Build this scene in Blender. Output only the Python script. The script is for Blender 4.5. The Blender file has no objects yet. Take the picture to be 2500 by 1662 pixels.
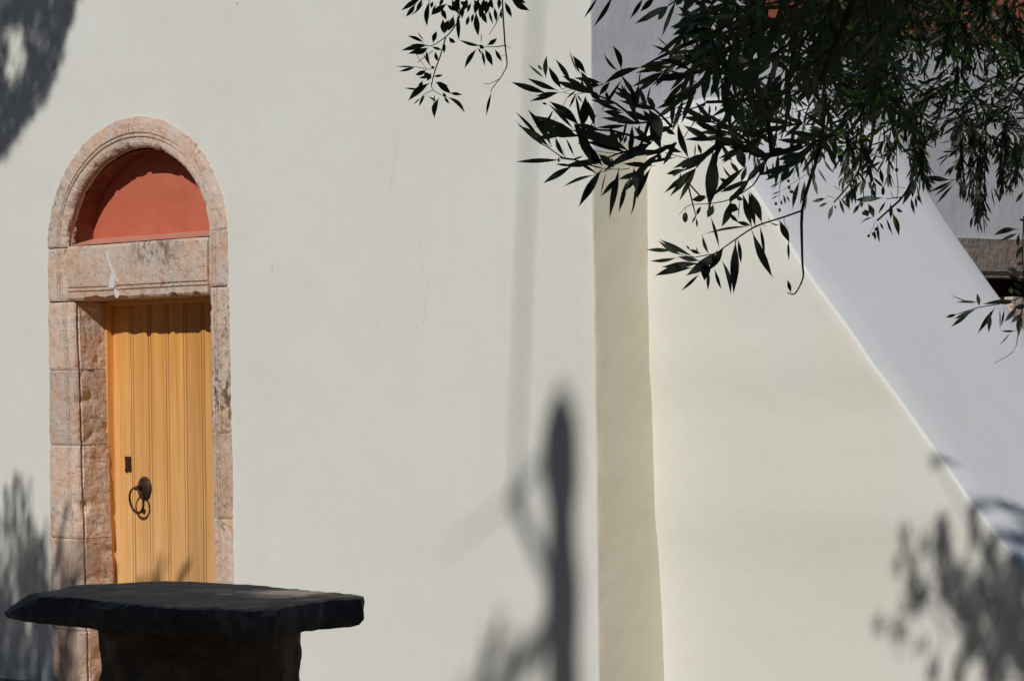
import bpy, bmesh, math, random
import numpy as np
from mathutils import Vector, Matrix, noise

# ------------------------------------------------------------------ camera, sky, sun
sc = bpy.context.scene
COL = sc.collection
FPX = 8000.0                                   # focal length in pixels of a 2500 px wide picture
YAW, PITCH, ROLL = math.radians(50), math.atan(99 / 8000), math.radians(0.7)
CAM = Vector((10.72, -9.45, 1.6))
_f0 = Vector((-math.sin(YAW), math.cos(YAW), 0)); _r0 = Vector((math.cos(YAW), math.sin(YAW), 0)); _z = Vector((0, 0, 1))
FWD = _f0 * math.cos(PITCH) + _z * math.sin(PITCH)
_up = -_f0 * math.sin(PITCH) + _z * math.cos(PITCH)
RGT = _r0 * math.cos(ROLL) - _up * math.sin(ROLL)
UPV = _up * math.cos(ROLL) + _r0 * math.sin(ROLL)
cd = bpy.data.cameras.new('camera'); cam = bpy.data.objects.new('camera', cd); COL.objects.link(cam)
cd.sensor_width = 36.0; cd.lens = 36 * FPX / 2500; cd.clip_start = 0.05; cd.clip_end = 500
M = Matrix.Identity(4)
for i in range(3):
    M[i][0] = RGT[i]; M[i][1] = UPV[i]; M[i][2] = -FWD[i]; M[i][3] = CAM[i]
cam.matrix_world = M; sc.camera = cam

SUN = Vector((0.36, -1.0, 0.78)).normalized()  # direction towards the sun
SV = Vector((0.36, -1.0, 0.78))
elev = math.asin(SUN.z); azim = math.atan2(SUN.x, SUN.y)   # from +Y towards +X
w = bpy.data.worlds.new('World'); sc.world = w; w.use_nodes = True
nt = w.node_tree; nt.nodes.clear()
sky = nt.nodes.new('ShaderNodeTexSky'); sky.sky_type = 'NISHITA'; sky.sun_disc = False
sky.sun_elevation = elev; sky.sun_rotation = azim; sky.air_density = 1.0; sky.dust_density = 0.0; sky.ozone_density = 4.0
bg = nt.nodes.new('ShaderNodeBackground'); bg.inputs['Strength'].default_value = 0.053
wo = nt.nodes.new('ShaderNodeOutputWorld')
nt.links.new(sky.outputs[0], bg.inputs[0]); nt.links.new(bg.outputs[0], wo.inputs[0])
ld = bpy.data.lights.new('sun', 'SUN'); ld.energy = 5.0; ld.angle = math.radians(0.53); ld.color = (1.0, 0.963, 0.875)
sun = bpy.data.objects.new('sun', ld); COL.objects.link(sun)
sun.rotation_euler = SUN.to_track_quat('Z', 'Y').to_euler(); sun.location = (5, -15, 14)
sc.view_settings.view_transform = 'Standard'; sc.view_settings.look = 'None'
sc.view_settings.exposure = -0.755; sc.view_settings.gamma = 1.0; sc.view_settings.use_curve_mapping = False
sc.cycles.max_bounces = 8; sc.cycles.diffuse_bounces = 5; sc.cycles.use_adaptive_sampling = True

# ------------------------------------------------------------------ helpers
def ray(px, py): return FWD + RGT * ((px - 1250) / FPX) + UPV * ((831 - py) / FPX)
def on(px, py, ax, v):
    q = ray(px, py); return CAM + q * ((v - CAM[ax]) / q[ax])
def deep(px, py, d): return CAM + ray(px, py) * d

def obj(name, me, mat=None, parent=None, **props):
    o = bpy.data.objects.new(name, me); COL.objects.link(o)
    if mat is not None and me is not None and not me.materials: me.materials.append(mat)
    if parent is not None: o.parent = parent
    for k, v in props.items(): o[k] = v
    return o
def thing(name, label, cat, loc=(0, 0, 0), group=None):
    o = bpy.data.objects.new(name, None); COL.objects.link(o); o.location = loc
    o['label'] = label; o['category'] = cat
    if group: o['group'] = group
    return o
def mesh(name, verts, faces, smooth=False):
    me = bpy.data.meshes.new(name); me.from_pydata([tuple(v) for v in verts], [], faces); me.update()
    if smooth: me.polygons.foreach_set('use_smooth', [True] * len(me.polygons))
    return me
def fix_normals(me):
    bm = bmesh.new(); bm.from_mesh(me); bmesh.ops.recalc_face_normals(bm, faces=bm.faces); bm.to_mesh(me); bm.free(); return me
def rel(verts, o): return [Vector(v) - Vector(o) for v in verts]
def grid(fn, nu, nv, name='grid', smooth=True):
    vs = [fn(i / nu, j / nv) for j in range(nv + 1) for i in range(nu + 1)]
    fs = [(j * (nu + 1) + i, j * (nu + 1) + i + 1, (j + 1) * (nu + 1) + i + 1, (j + 1) * (nu + 1) + i) for j in range(nv) for i in range(nu)]
    return mesh(name, vs, fs, smooth)
def sweep(rings, name, closed=True, caps=True, smooth=False):
    n = len(rings[0]); vs = [v for r in rings for v in r]; fs = []
    for k in range(len(rings) - 1):
        for i in range(n if closed else n - 1):
            a = k * n + i; b = k * n + (i + 1) % n
            fs.append((a, b, b + n, a + n))
    if caps:
        fs.append(tuple(range(n))[::-1]); fs.append(tuple(range((len(rings) - 1) * n, len(rings) * n)))
    return fix_normals(mesh(name, vs, fs, smooth))
def tube(pts, rad, name, sides=7, rough=0.0):
    pts = [Vector(p) for p in pts]
    if not isinstance(rad, (list, tuple)): rad = [rad] * len(pts)
    rings = []; ref = Vector((0.31, 0.2, 0.93))
    for i, p in enumerate(pts):
        t = (pts[min(i + 1, len(pts) - 1)] - pts[max(i - 1, 0)]).normalized()
        a = t.cross(ref)
        if a.length < 0.1: a = t.cross(Vector((1, 0, 0)))
        a.normalize(); b = t.cross(a).normalized()
        ring = []
        for k in range(sides):
            an = 2 * math.pi * k / sides
            r = rad[i] * (1 + rough * noise.noise(p * 9 + Vector((an, 0, 0))))
            ring.append(p + a * (math.cos(an) * r) + b * (math.sin(an) * r))
        rings.append(ring)
    return sweep(rings, name, smooth=True)
def smooth_line(pts, n=4):
    pts = [Vector(p) for p in pts]
    if len(pts) < 3: return pts
    out = []
    for i in range(len(pts) - 1):
        p0 = pts[max(i - 1, 0)]; p1 = pts[i]; p2 = pts[i + 1]; p3 = pts[min(i + 2, len(pts) - 1)]
        for k in range(n):
            t = k / n
            out.append(0.5 * ((2 * p1) + (p2 - p0) * t + (2 * p0 - 5 * p1 + 4 * p2 - p3) * t * t + (3 * p1 - p0 - 3 * p2 + p3) * t ** 3))
    out.append(pts[-1]); return out
def N(v, f=1.0, s=0.0): return noise.noise(Vector(v) * f + Vector((s, s * 1.7, s * 0.3)))

# ------------------------------------------------------------------ materials
def mat(name, build):
    m = bpy.data.materials.new(name); m.use_nodes = True
    t = m.node_tree; t.nodes.clear()
    out = t.nodes.new('ShaderNodeOutputMaterial'); p = t.nodes.new('ShaderNodeBsdfPrincipled')
    t.links.new(p.outputs[0], out.inputs[0]); p.inputs['Specular IOR Level'].default_value = 0.3
    build(t, p, out); return m
def NZ(t, scale, detail=4, rough=0.55, vec=None, mapscale=None, dist=0.0):
    n = t.nodes.new('ShaderNodeTexNoise'); n.inputs['Scale'].default_value = scale
    n.inputs['Detail'].default_value = detail; n.inputs['Roughness'].default_value = rough; n.inputs['Distortion'].default_value = dist
    tc = t.nodes.new('ShaderNodeNewGeometry'); src = tc.outputs['Position']
    if mapscale:
        mp = t.nodes.new('ShaderNodeMapping'); mp.inputs['Scale'].default_value = mapscale
        t.links.new(src, mp.inputs[0]); src = mp.outputs[0]
    t.links.new(src, n.inputs['Vector']); return n.outputs['Fac']
def RAMP(t, fac, stops):
    r = t.nodes.new('ShaderNodeValToRGB'); e = r.color_ramp.elements
    while len(e) < len(stops): e.new(0.5)
    for el, (p, c) in zip(e, stops): el.position = p; el.color = (c + (1,)) if isinstance(c, tuple) else (c, c, c, 1)
    t.links.new(fac, r.inputs[0]); return r.outputs[0]
def MIX(t, fac, a, b, mode='MIX'):
    m = t.nodes.new('ShaderNodeMix'); m.data_type = 'RGBA'; m.blend_type = mode
    for sock, v in ((m.inputs[0], fac), (m.inputs[6], a), (m.inputs[7], b)):
        if isinstance(v, (int, float)): sock.default_value = v
        elif isinstance(v, tuple): sock.default_value = v + (1,)
        else: t.links.new(v, sock)
    return m.outputs[2]
def BUMP(t, p, h, strength, dist, prev=None):
    b = t.nodes.new('ShaderNodeBump'); b.inputs['Strength'].default_value = strength; b.inputs['Distance'].default_value = dist
    t.links.new(h, b.inputs['Height'])
    if prev: t.links.new(prev, b.inputs['Normal'])
    t.links.new(b.outputs[0], p.inputs['Normal']); return b.outputs[0]

def b_plaster(t, p, o):
    big = NZ(t, 0.9, 3); mid = NZ(t, 5, 5); fine = NZ(t, 60, 6, 0.7)
    c = RAMP(t, big, [(0.3, (0.72, 0.722, 0.675)), (0.7, (0.765, 0.775, 0.775))])
    c = MIX(t, RAMP(t, mid, [(0.35, 0.0), (0.7, 0.55)]), c, (0.72, 0.72, 0.69))
    streak = NZ(t, 3.0, 5, 0.6, mapscale=(3.0, 3.0, 0.25))
    c = MIX(t, RAMP(t, streak, [(0.55, 0.0), (0.8, 0.25)]), c, (0.66, 0.655, 0.63))
    spots = NZ(t, 26, 2, 0.5)
    c = MIX(t, RAMP(t, spots, [(0.765, 0.0), (0.80, 0.45)]), c, (0.42, 0.40, 0.34))
    t.links.new(c, p.inputs['Base Color']); p.inputs['Roughness'].default_value = 0.9
    n = BUMP(t, p, NZ(t, 2.2, 3), 0.35, 0.03)
    n = BUMP(t, p, NZ(t, 14, 4, 0.6, mapscale=(1, 1, 0.45)), 0.35, 0.006, n)
    BUMP(t, p, fine, 0.25, 0.0016, n)
def b_sky_tint(t, p, o):  # side wall plaster with the blue of the skylight put into its colour
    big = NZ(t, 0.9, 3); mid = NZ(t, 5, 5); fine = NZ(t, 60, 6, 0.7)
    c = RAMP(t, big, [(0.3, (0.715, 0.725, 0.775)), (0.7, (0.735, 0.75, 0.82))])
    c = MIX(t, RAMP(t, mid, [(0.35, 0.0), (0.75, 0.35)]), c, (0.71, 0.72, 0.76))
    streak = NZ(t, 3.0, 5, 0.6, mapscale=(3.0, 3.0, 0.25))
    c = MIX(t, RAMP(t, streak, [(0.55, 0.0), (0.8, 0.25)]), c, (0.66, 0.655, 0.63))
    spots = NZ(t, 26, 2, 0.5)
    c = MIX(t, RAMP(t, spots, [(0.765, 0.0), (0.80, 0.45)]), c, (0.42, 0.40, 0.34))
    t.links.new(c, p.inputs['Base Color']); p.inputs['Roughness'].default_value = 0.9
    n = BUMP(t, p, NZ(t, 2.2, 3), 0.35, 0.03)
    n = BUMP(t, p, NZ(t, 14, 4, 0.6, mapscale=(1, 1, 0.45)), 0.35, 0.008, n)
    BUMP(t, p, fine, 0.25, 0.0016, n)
def b_slope(t, p, o):  # buttress top with bluish skylight painted into the base colour
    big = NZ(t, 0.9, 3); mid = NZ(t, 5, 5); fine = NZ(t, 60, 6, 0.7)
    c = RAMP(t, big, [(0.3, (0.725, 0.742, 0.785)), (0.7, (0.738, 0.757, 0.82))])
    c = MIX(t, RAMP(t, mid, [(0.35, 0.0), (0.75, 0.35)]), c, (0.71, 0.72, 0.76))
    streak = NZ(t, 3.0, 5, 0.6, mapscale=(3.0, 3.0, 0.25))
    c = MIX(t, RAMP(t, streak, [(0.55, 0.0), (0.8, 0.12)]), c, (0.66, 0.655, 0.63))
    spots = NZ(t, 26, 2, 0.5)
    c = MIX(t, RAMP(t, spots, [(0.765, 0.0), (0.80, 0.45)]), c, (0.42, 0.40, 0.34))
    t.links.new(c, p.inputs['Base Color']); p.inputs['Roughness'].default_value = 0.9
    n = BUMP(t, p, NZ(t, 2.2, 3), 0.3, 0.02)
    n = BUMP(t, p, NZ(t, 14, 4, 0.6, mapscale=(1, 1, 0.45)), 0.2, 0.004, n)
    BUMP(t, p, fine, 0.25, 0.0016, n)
M_slope = mat('sky_tinted_slope', b_slope)
M_sky_tint = mat('sky_tinted_plaster', b_sky_tint)
M_plaster = mat('white_plaster', b_plaster)
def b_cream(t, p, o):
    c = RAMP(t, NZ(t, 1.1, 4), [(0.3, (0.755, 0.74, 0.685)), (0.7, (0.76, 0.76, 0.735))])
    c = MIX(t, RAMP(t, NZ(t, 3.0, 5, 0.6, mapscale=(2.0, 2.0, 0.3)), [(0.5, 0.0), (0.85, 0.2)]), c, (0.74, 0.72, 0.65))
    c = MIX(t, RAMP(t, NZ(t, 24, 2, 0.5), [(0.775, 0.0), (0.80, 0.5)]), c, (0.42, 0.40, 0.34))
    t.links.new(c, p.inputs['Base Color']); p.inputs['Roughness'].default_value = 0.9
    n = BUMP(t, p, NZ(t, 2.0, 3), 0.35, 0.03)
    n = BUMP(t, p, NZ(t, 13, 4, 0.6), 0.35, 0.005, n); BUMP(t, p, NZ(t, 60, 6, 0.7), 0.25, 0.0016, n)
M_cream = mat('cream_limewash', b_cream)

def b_red(t, p, o):
    c = RAMP(t, NZ(t, 4, 5, 0.6), [(0.3, (0.50, 0.125, 0.07)), (0.7, (0.60, 0.165, 0.10))])
    c = MIX(t, RAMP(t, NZ(t, 2.5, 4, 0.6, mapscale=(1, 1, 2.5)), [(0.5, 0.0), (0.75, 0.3)]), c, (0.62, 0.24, 0.17))
    t.links.new(c, p.inputs['Base Color']); p.inputs['Roughness'].default_value = 0.85
    BUMP(t, p, NZ(t, 50, 5), 0.2, 0.002)
M_red = mat('terracotta_paint', b_red)
def b_soffit(t, p, o):  # red paint darkened so the shade under the arch is in the colour
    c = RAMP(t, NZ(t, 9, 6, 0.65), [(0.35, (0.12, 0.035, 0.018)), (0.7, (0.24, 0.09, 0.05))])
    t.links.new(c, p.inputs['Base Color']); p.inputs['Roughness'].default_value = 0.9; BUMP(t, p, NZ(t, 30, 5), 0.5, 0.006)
M_soffit = mat('shade_darkened_red_soffit', b_soffit)
def b_pink(t, p, o):
    c = RAMP(t, NZ(t, 12, 4), [(0.3, (0.55, 0.22, 0.16)), (0.7, (0.62, 0.30, 0.22))])
    t.links.new(c, p.inputs['Base Color']); p.inputs['Roughness'].default_value = 0.85
M_pink = mat('faded_pink_paint', b_pink)

def stone_mat(name, warm, grey, orange, lich=0.7, tone=1.0):
    def b(t, p, o):
        c = MIX(t, RAMP(t, NZ(t, 6, 5, 0.6), [(0.38, 0.0), (0.62, 1.0)]), warm, grey)
        c = MIX(t, RAMP(t, NZ(t, 3.1, 4, 0.55, mapscale=(1, 1, 0.6)), [(0.54, 0.0), (0.74, 0.65)]), c, orange)
        c = MIX(t, RAMP(t, NZ(t, 9, 6, 0.7), [(0.60, 0.0), (0.72, 0.55)]), c, (0.72, 0.67, 0.64))
        c = MIX(t, RAMP(t, NZ(t, 14, 6, 0.7), [(0.30, 0.3), (0.42, 0.0)]), c, (0.40, 0.28, 0.22))
        l1 = NZ(t, 42, 5, 0.7); l2 = NZ(t, 2.6, 3, 0.5, mapscale=(1, 1, 0.5))
        mm = t.nodes.new('ShaderNodeMath'); mm.operation = 'MULTIPLY'
        t.links.new(RAMP(t, l1, [(0.52, 0.0), (0.64, 1.0)]), mm.inputs[0]); t.links.new(RAMP(t, l2, [(0.48, 0.0), (0.64, lich)]), mm.inputs[1])
        c = MIX(t, mm.outputs[0], c, (0.085, 0.075, 0.065))
        c = MIX(t, RAMP(t, NZ(t, 85, 4, 0.7), [(0.66, 0.0), (0.74, 0.6)]), c, (0.16, 0.12, 0.10))
        g_ = t.nodes.new('ShaderNodeNewGeometry'); sp = t.nodes.new('ShaderNodeSeparateXYZ'); t.links.new(g_.outputs['Position'], sp.inputs[0])
        def band(sock, lo0, lo1, hi0, hi1):
            m1 = t.nodes.new('ShaderNodeMapRange'); m1.inputs[1].default_value = lo0; m1.inputs[2].default_value = lo1; t.links.new(sock, m1.inputs[0])
            m2 = t.nodes.new('ShaderNodeMapRange'); m2.inputs[1].default_value = hi0; m2.inputs[2].default_value = hi1; m2.inputs[3].default_value = 1; m2.inputs[4].default_value = 0; t.links.new(sock, m2.inputs[0])
            mm_ = t.nodes.new('ShaderNodeMath'); mm_.operation = 'MULTIPLY'; t.links.new(m1.outputs[0], mm_.inputs[0]); t.links.new(m2.outputs[0], mm_.inputs[1]); return mm_.outputs[0]
        def mul(a_, b_):
            q_ = t.nodes.new('ShaderNodeMath'); q_.operation = 'MULTIPLY'; t.links.new(a_, q_.inputs[0]); t.links.new(b_, q_.inputs[1]); return q_.outputs[0]
        black = RAMP(t, NZ(t, 30, 5, 0.7, mapscale=(1, 1, 0.6)), [(0.46, 0.0), (0.56, 0.85)])
        c = MIX(t, mul(mul(band(sp.outputs['Z'], 1.30, 1.45, 1.62, 1.80), band(sp.outputs['X'], -2.95, -2.90, 0, 1)), black), c, (0.07, 0.06, 0.055))
        c = MIX(t, mul(mul(band(sp.outputs['Z'], 2.20, 2.27, 2.34, 2.36), band(sp.outputs['X'], -3.68, -3.5, -3.3, -3.1)), black), c, (0.20, 0.17, 0.15))
        oi = t.nodes.new('ShaderNodeObjectInfo')
        c = MIX(t, 1.0, c, RAMP(t, oi.outputs['Random'], [(0.0, (0.84, 0.80, 0.77)), (0.5, (0.97, 0.96, 0.96)), (1.0, (1.02, 0.96, 0.92))]), 'MULTIPLY')
        t.links.new(c, p.inputs['Base Color']); p.inputs['Roughness'].default_value = 0.92
        n = BUMP(t, p, NZ(t, 11, 5, 0.65), 0.9, 0.02)
        n = BUMP(t, p, RAMP(t, NZ(t, 38, 4, 0.6), [(0.3, 0.0), (0.42, 1.0)]), 0.7, 0.006, n)
        BUMP(t, p, NZ(t, 80, 6, 0.75), 0.8, 0.006, n)
    return mat(name, b)
M_stone = stone_mat('pink_beige_stone', (0.75, 0.54, 0.43), (0.71, 0.62, 0.57), (0.74, 0.45, 0.27))
M_stone_grey = stone_mat('grey_brown_stone', (0.42, 0.33, 0.28), (0.40, 0.36, 0.34), (0.44, 0.30, 0.22), 0.3)
def b_white(t, p, o):
    p.inputs['Base Color'].default_value = (0.68, 0.68, 0.70, 1); p.inputs['Roughness'].default_value = 0.9
    BUMP(t, p, NZ(t, 60, 4), 0.4, 0.002)
M_white = mat('white_lime_filler', b_white)

def b_wood(t, p, o):
    oi = t.nodes.new('ShaderNodeObjectInfo'); tc = t.nodes.new('ShaderNodeNewGeometry')
    cb = t.nodes.new('ShaderNodeCombineXYZ'); mu = t.nodes.new('ShaderNodeMath'); mu.operation = 'MULTIPLY'; mu.inputs[1].default_value = 37
    t.links.new(oi.outputs['Random'], mu.inputs[0]); t.links.new(mu.outputs[0], cb.inputs[2])
    def grain(sc_, nsc, det, dist):
        mp = t.nodes.new('ShaderNodeMapping'); mp.inputs['Scale'].default_value = sc_
        t.links.new(tc.outputs['Position'], mp.inputs[0]); t.links.new(cb.outputs[0], mp.inputs['Location'])
        n = t.nodes.new('ShaderNodeTexNoise'); n.inputs['Scale'].default_value = nsc; n.inputs['Detail'].default_value = det; n.inputs['Distortion'].default_value = dist
        t.links.new(mp.outputs[0], n.inputs['Vector']); return n.outputs['Fac']
    g1 = grain((30, 30, 0.7), 1.2, 4, 0.9); g2 = grain((120, 120, 1.6), 1.5, 5, 0.3); g3 = grain((3, 3, 1.0), 1.5, 3, 0.2)
    sx = t.nodes.new('ShaderNodeSeparateXYZ'); t.links.new(tc.outputs['Position'], sx.inputs[0])
    mr = t.nodes.new('ShaderNodeMapRange'); mr.inputs[1].default_value = 0.5; mr.inputs[2].default_value = 1.9; t.links.new(sx.outputs['Z'], mr.inputs[0])
    pale = RAMP(t, g1, [(0.3, (0.76, 0.44, 0.20)), (0.5, (0.86, 0.56, 0.28)), (0.7, (0.90, 0.64, 0.37))])
    deep_ = RAMP(t, g1, [(0.3, (0.74, 0.34, 0.085)), (0.5, (0.86, 0.46, 0.14)), (0.7, (0.88, 0.52, 0.19))])
    c = MIX(t, mr.outputs[0], pale, deep_)
    c = MIX(t, RAMP(t, g3, [(0.45, 0.0), (0.7, 0.4)]), c, (0.74, 0.38, 0.15))
    c = MIX(t, RAMP(t, g2, [(0.40, 0.22), (0.6, 0.0)]), c, (0.40, 0.18, 0.05))
    c = MIX(t, 1.0, c, RAMP(t, oi.outputs['Random'], [(0.0, (0.80, 0.72, 0.64)), (0.5, (0.97, 0.95, 0.92)), (1.0, (1.0, 0.88, 0.74))]), 'MULTIPLY')
    t.links.new(c, p.inputs['Base Color']); p.inputs['Roughness'].default_value = 0.5
    BUMP(t, p, g2, 0.25, 0.002)
M_wood = mat('varnished_pine', b_wood)
def b_dark(t, p, o): p.inputs['Base Color'].default_value = (0.07, 0.03, 0.012, 1); p.inputs['Roughness'].default_value = 0.8
M_darkwood = mat('dark_seam_wood', b_dark)  # dark brown backing seen through the gaps between planks
def b_iron(t, p, o):
    c = RAMP(t, NZ(t, 60, 5), [(0.35, (0.035, 0.022, 0.018)), (0.65, (0.10, 0.055, 0.035))])
    t.links.new(c, p.inputs['Base Color']); p.inputs['Metallic'].default_value = 0.6; p.inputs['Roughness'].default_value = 0.5
    BUMP(t, p, NZ(t, 120, 3), 0.5, 0.002)
M_iron = mat('rusty_wrought_iron', b_iron)

def b_slab(t, p, o):
    c = RAMP(t, NZ(t, 6, 6, 0.65), [(0.3, (0.27, 0.22, 0.175)), (0.7, (0.44, 0.36, 0.285))])
    c = MIX(t, RAMP(t, NZ(t, 40, 5, 0.7), [(0.55, 0.0), (0.7, 0.7)]), c, (0.09, 0.085, 0.085))
    c = MIX(t, RAMP(t, NZ(t, 18, 6, 0.75), [(0.66, 0.0), (0.74, 0.6)]), c, (0.34, 0.33, 0.33))
    c = MIX(t, RAMP(t, NZ(t, 9, 6, 0.75), [(0.52, 0.0), (0.64, 0.6)]), c, (0.55, 0.47, 0.39))
    c = MIX(t, RAMP(t, NZ(t, 24, 5, 0.7), [(0.30, 0.8), (0.42, 0.0)]), c, (0.08, 0.07, 0.06))
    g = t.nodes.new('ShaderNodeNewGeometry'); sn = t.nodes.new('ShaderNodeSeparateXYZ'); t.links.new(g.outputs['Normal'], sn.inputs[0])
    side = RAMP(t, NZ(t, 12, 6, 0.7), [(0.35, (0.035, 0.035, 0.04)), (0.62, (0.075, 0.075, 0.085)), (0.75, (0.19, 0.20, 0.22))])  # same stone, sides painted darker than the top to deepen their shade
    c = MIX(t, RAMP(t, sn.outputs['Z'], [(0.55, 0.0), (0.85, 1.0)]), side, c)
    t.links.new(c, p.inputs['Base Color']); p.inputs['Roughness'].default_value = 0.85
    n = BUMP(t, p, NZ(t, 14, 6, 0.65), 0.9, 0.02); BUMP(t, p, NZ(t, 90, 5, 0.7), 0.5, 0.004, n)
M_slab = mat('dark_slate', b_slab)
def b_ped(t, p, o):
    c = RAMP(t, NZ(t, 8, 6, 0.65), [(0.3, (0.10, 0.075, 0.055)), (0.7, (0.22, 0.165, 0.12))])
    v = t.nodes.new('ShaderNodeTexVoronoi'); v.inputs['Scale'].default_value = 16
    g = t.nodes.new('ShaderNodeNewGeometry'); t.links.new(g.outputs['Position'], v.inputs['Vector'])
    c = MIX(t, RAMP(t, v.outputs['Distance'], [(0.0, 0.0), (0.6, 0.5)]), c, (0.07, 0.055, 0.05))
    t.links.new(c, p.inputs['Base Color']); p.inputs['Roughness'].default_value = 0.95
    n = BUMP(t, p, NZ(t, 12, 6, 0.7), 1.0, 0.03); BUMP(t, p, NZ(t, 55, 5, 0.7), 0.8, 0.008, n)
M_ped = mat('rough_brown_stone', b_ped)
def b_ground(t, p, o):
    c = RAMP(t, NZ(t, 2, 6), [(0.3, (0.13, 0.105, 0.075)), (0.7, (0.19, 0.155, 0.11))])
    c = MIX(t, RAMP(t, NZ(t, 60, 4), [(0.5, 0.0), (0.65, 0.4)]), c, (0.09, 0.08, 0.05))
    t.links.new(c, p.inputs['Base Color']); p.inputs['Roughness'].default_value = 0.95
    BUMP(t, p, NZ(t, 40, 5), 0.6, 0.01)
M_ground = mat('pale_earth', b_ground)
def b_bark(t, p, o):
    c = RAMP(t, NZ(t, 14, 5, 0.6, mapscale=(1, 1, 0.3)), [(0.35, (0.045, 0.036, 0.028)), (0.65, (0.13, 0.11, 0.09))])
    t.links.new(c, p.inputs['Base Color']); p.inputs['Roughness'].default_value = 0.95
    BUMP(t, p, NZ(t, 30, 5, 0.7, mapscale=(1, 1, 0.3)), 0.8, 0.01)
M_bark = mat('olive_bark', b_bark)
def b_twig(t, p, o):
    c = RAMP(t, NZ(t, 40, 3), [(0.35, (0.035, 0.022, 0.018)), (0.65, (0.075, 0.055, 0.042))])
    t.links.new(c, p.inputs['Base Color']); p.inputs['Roughness'].default_value = 0.8
M_twig = mat('twig_bark', b_twig)
def leaf_mat(name, top, under, yellow, trans=0.15, rnd='obj'):
    def b(t, p, o):
        g = t.nodes.new('ShaderNodeNewGeometry')
        if rnd == 'obj': oi = t.nodes.new('ShaderNodeObjectInfo'); r = oi.outputs['Random']
        else: r = g.outputs['Random Per Island']
        c = RAMP(t, r, [(0.0, tuple(x * 0.7 for x in top)), (0.8, tuple(x * 1.25 for x in top)), (0.94, yellow)])
        c = MIX(t, g.outputs['Backfacing'], c, under)
        t.links.new(c, p.inputs['Base Color']); p.inputs['Roughness'].default_value = 0.55; p.inputs['Specular IOR Level'].default_value = 0.3
        tr = t.nodes.new('ShaderNodeBsdfTranslucent'); tc = MIX(t, 1.0, c, (1.4, 2.0, 0.5), 'MULTIPLY'); t.links.new(tc, tr.inputs[0])
        mx = t.nodes.new('ShaderNodeMixShader'); mx.inputs[0].default_value = trans
        t.links.new(p.outputs[0], mx.inputs[1]); t.links.new(tr.outputs[0], mx.inputs[2]); t.links.new(mx.outputs[0], o.inputs[0])
    return mat(name, b)
M_leaf = leaf_mat('olive_leaf', (0.028, 0.036, 0.024), (0.06, 0.072, 0.062), (0.07, 0.10, 0.03), 0.1)
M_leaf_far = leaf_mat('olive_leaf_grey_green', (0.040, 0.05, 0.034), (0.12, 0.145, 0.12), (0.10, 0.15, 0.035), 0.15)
M_sunlit_leaf = leaf_mat('sunlit_olive_leaf', (0.15, 0.24, 0.05), (0.15, 0.22, 0.07), (0.17, 0.26, 0.05), 0.3)  # a few leaves coloured bright green to look sunlit
M_foliage = leaf_mat('olive_foliage', (0.030, 0.038, 0.026), (0.07, 0.085, 0.07), (0.17, 0.25, 0.05), 0.3, 'isl')
def b_olive(t, p, o): p.inputs['Base Color'].default_value = (0.05, 0.06, 0.035, 1); p.inputs['Roughness'].default_value = 0.35
M_olive = mat('green_olive_skin', b_olive)

# ------------------------------------------------------------------ ground and church
gm = grid(lambda u, v: Vector((-60 + 120 * u, -60 + 120 * v, 0.012 * N((u * 40, v * 40, 0)))), 60, 60, 'ground')
obj('ground', gm, M_ground, kind='structure')

church = thing('church_building', 'whitewashed church with an arched stone doorway and a sloping buttress', 'church', (-3, 4, 0))
CO = Vector((-3, 4, 0))
def part(name, me, m, parent=None, off=None, **pr):
    """mesh given in world coordinates, parented to the church (or a part of it)"""
    for v in me.vertices: v.co -= CO
    return obj(name, me, m, parent or church, **pr)
EX, EZ0, EA, EB = -3.575, 2.345, 0.665, 0.487      # inner arch ellipse
OX, OA, OB = -3.585, 0.842, 0.652                  # outer arch ellipse
ZTOP = 5.2
# facade: flat wall with an arched hole, in upright strips (its edge hidden behind the stone surround)
xs = [-9.0] + [OX - (OA - 0.012) * math.cos(math.pi * k / 48) for k in range(0, 49)] + [-0.6]
fv, ff = [], []
for i in range(len(xs) - 1):
    x0, x1 = xs[i], xs[i + 1]
    def zh(x): return EZ0 + (OB - 0.012) * math.sqrt(max(0, 1 - ((x - OX) / (OA - 0.012)) ** 2))
    z0, z1 = (0, 0) if i in (0, len(xs) - 2) else (zh(x0), zh(x1))
    if i == 0: z0 = z1 = 0.0
    b_ = len(fv); fv += [(x0, 0, z0), (x1, 0, z1), (x1, 0, ZTOP), (x0, 0, ZTOP)]; ff.append((b_, b_ + 1, b_ + 2, b_ + 3))
me = mesh('facade_wall', fv, ff)
part('facade_wall', me, M_plaster)
# corner: facade end strip, rounded arris and the side wall in one sheet
prof = [(-0.6, 0), (-0.4, 0), (-0.2, 0), (-0.08, 0)]
RC = 0.016
for k in range(7):
    a = math.pi / 2 * k / 6; prof.append((0.013 - RC + RC * math.sin(a), RC - RC * math.cos(a)))
ys = [0.05, 0.1, 0.2, 0.3, 0.4, 0.6, 0.8, 0.96, 1.3, 1.7, 2.1, 2.3]
prof += [(0.013, y) for y in ys if y < 1.0]
SD0, SD1, SZ0, SZ1 = 2.42, 3.50, 0.0, 2.10          # side doorway opening
def corner(u, v):
    i = int(round(u * (len(prof) - 1))); x, y = prof[i]; z = ZTOP * v
    k = min(1, max(0, (x + 0.5) * 3)) if y == 0 else 1
    amp = 0.006 * k
    x2 = x + (amp * N((y * 3, 0, z), 2.3) + 0.0025 * k * N((y * 9, 0, z), 9)) * (1 if y > 0 or x > -0.08 else 0)
    y2 = y + (0.003 * k * N((x * 3, 3, z), 2.0) if y < 0.03 else 0)
    return Vector((x2, y2, z))
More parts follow.
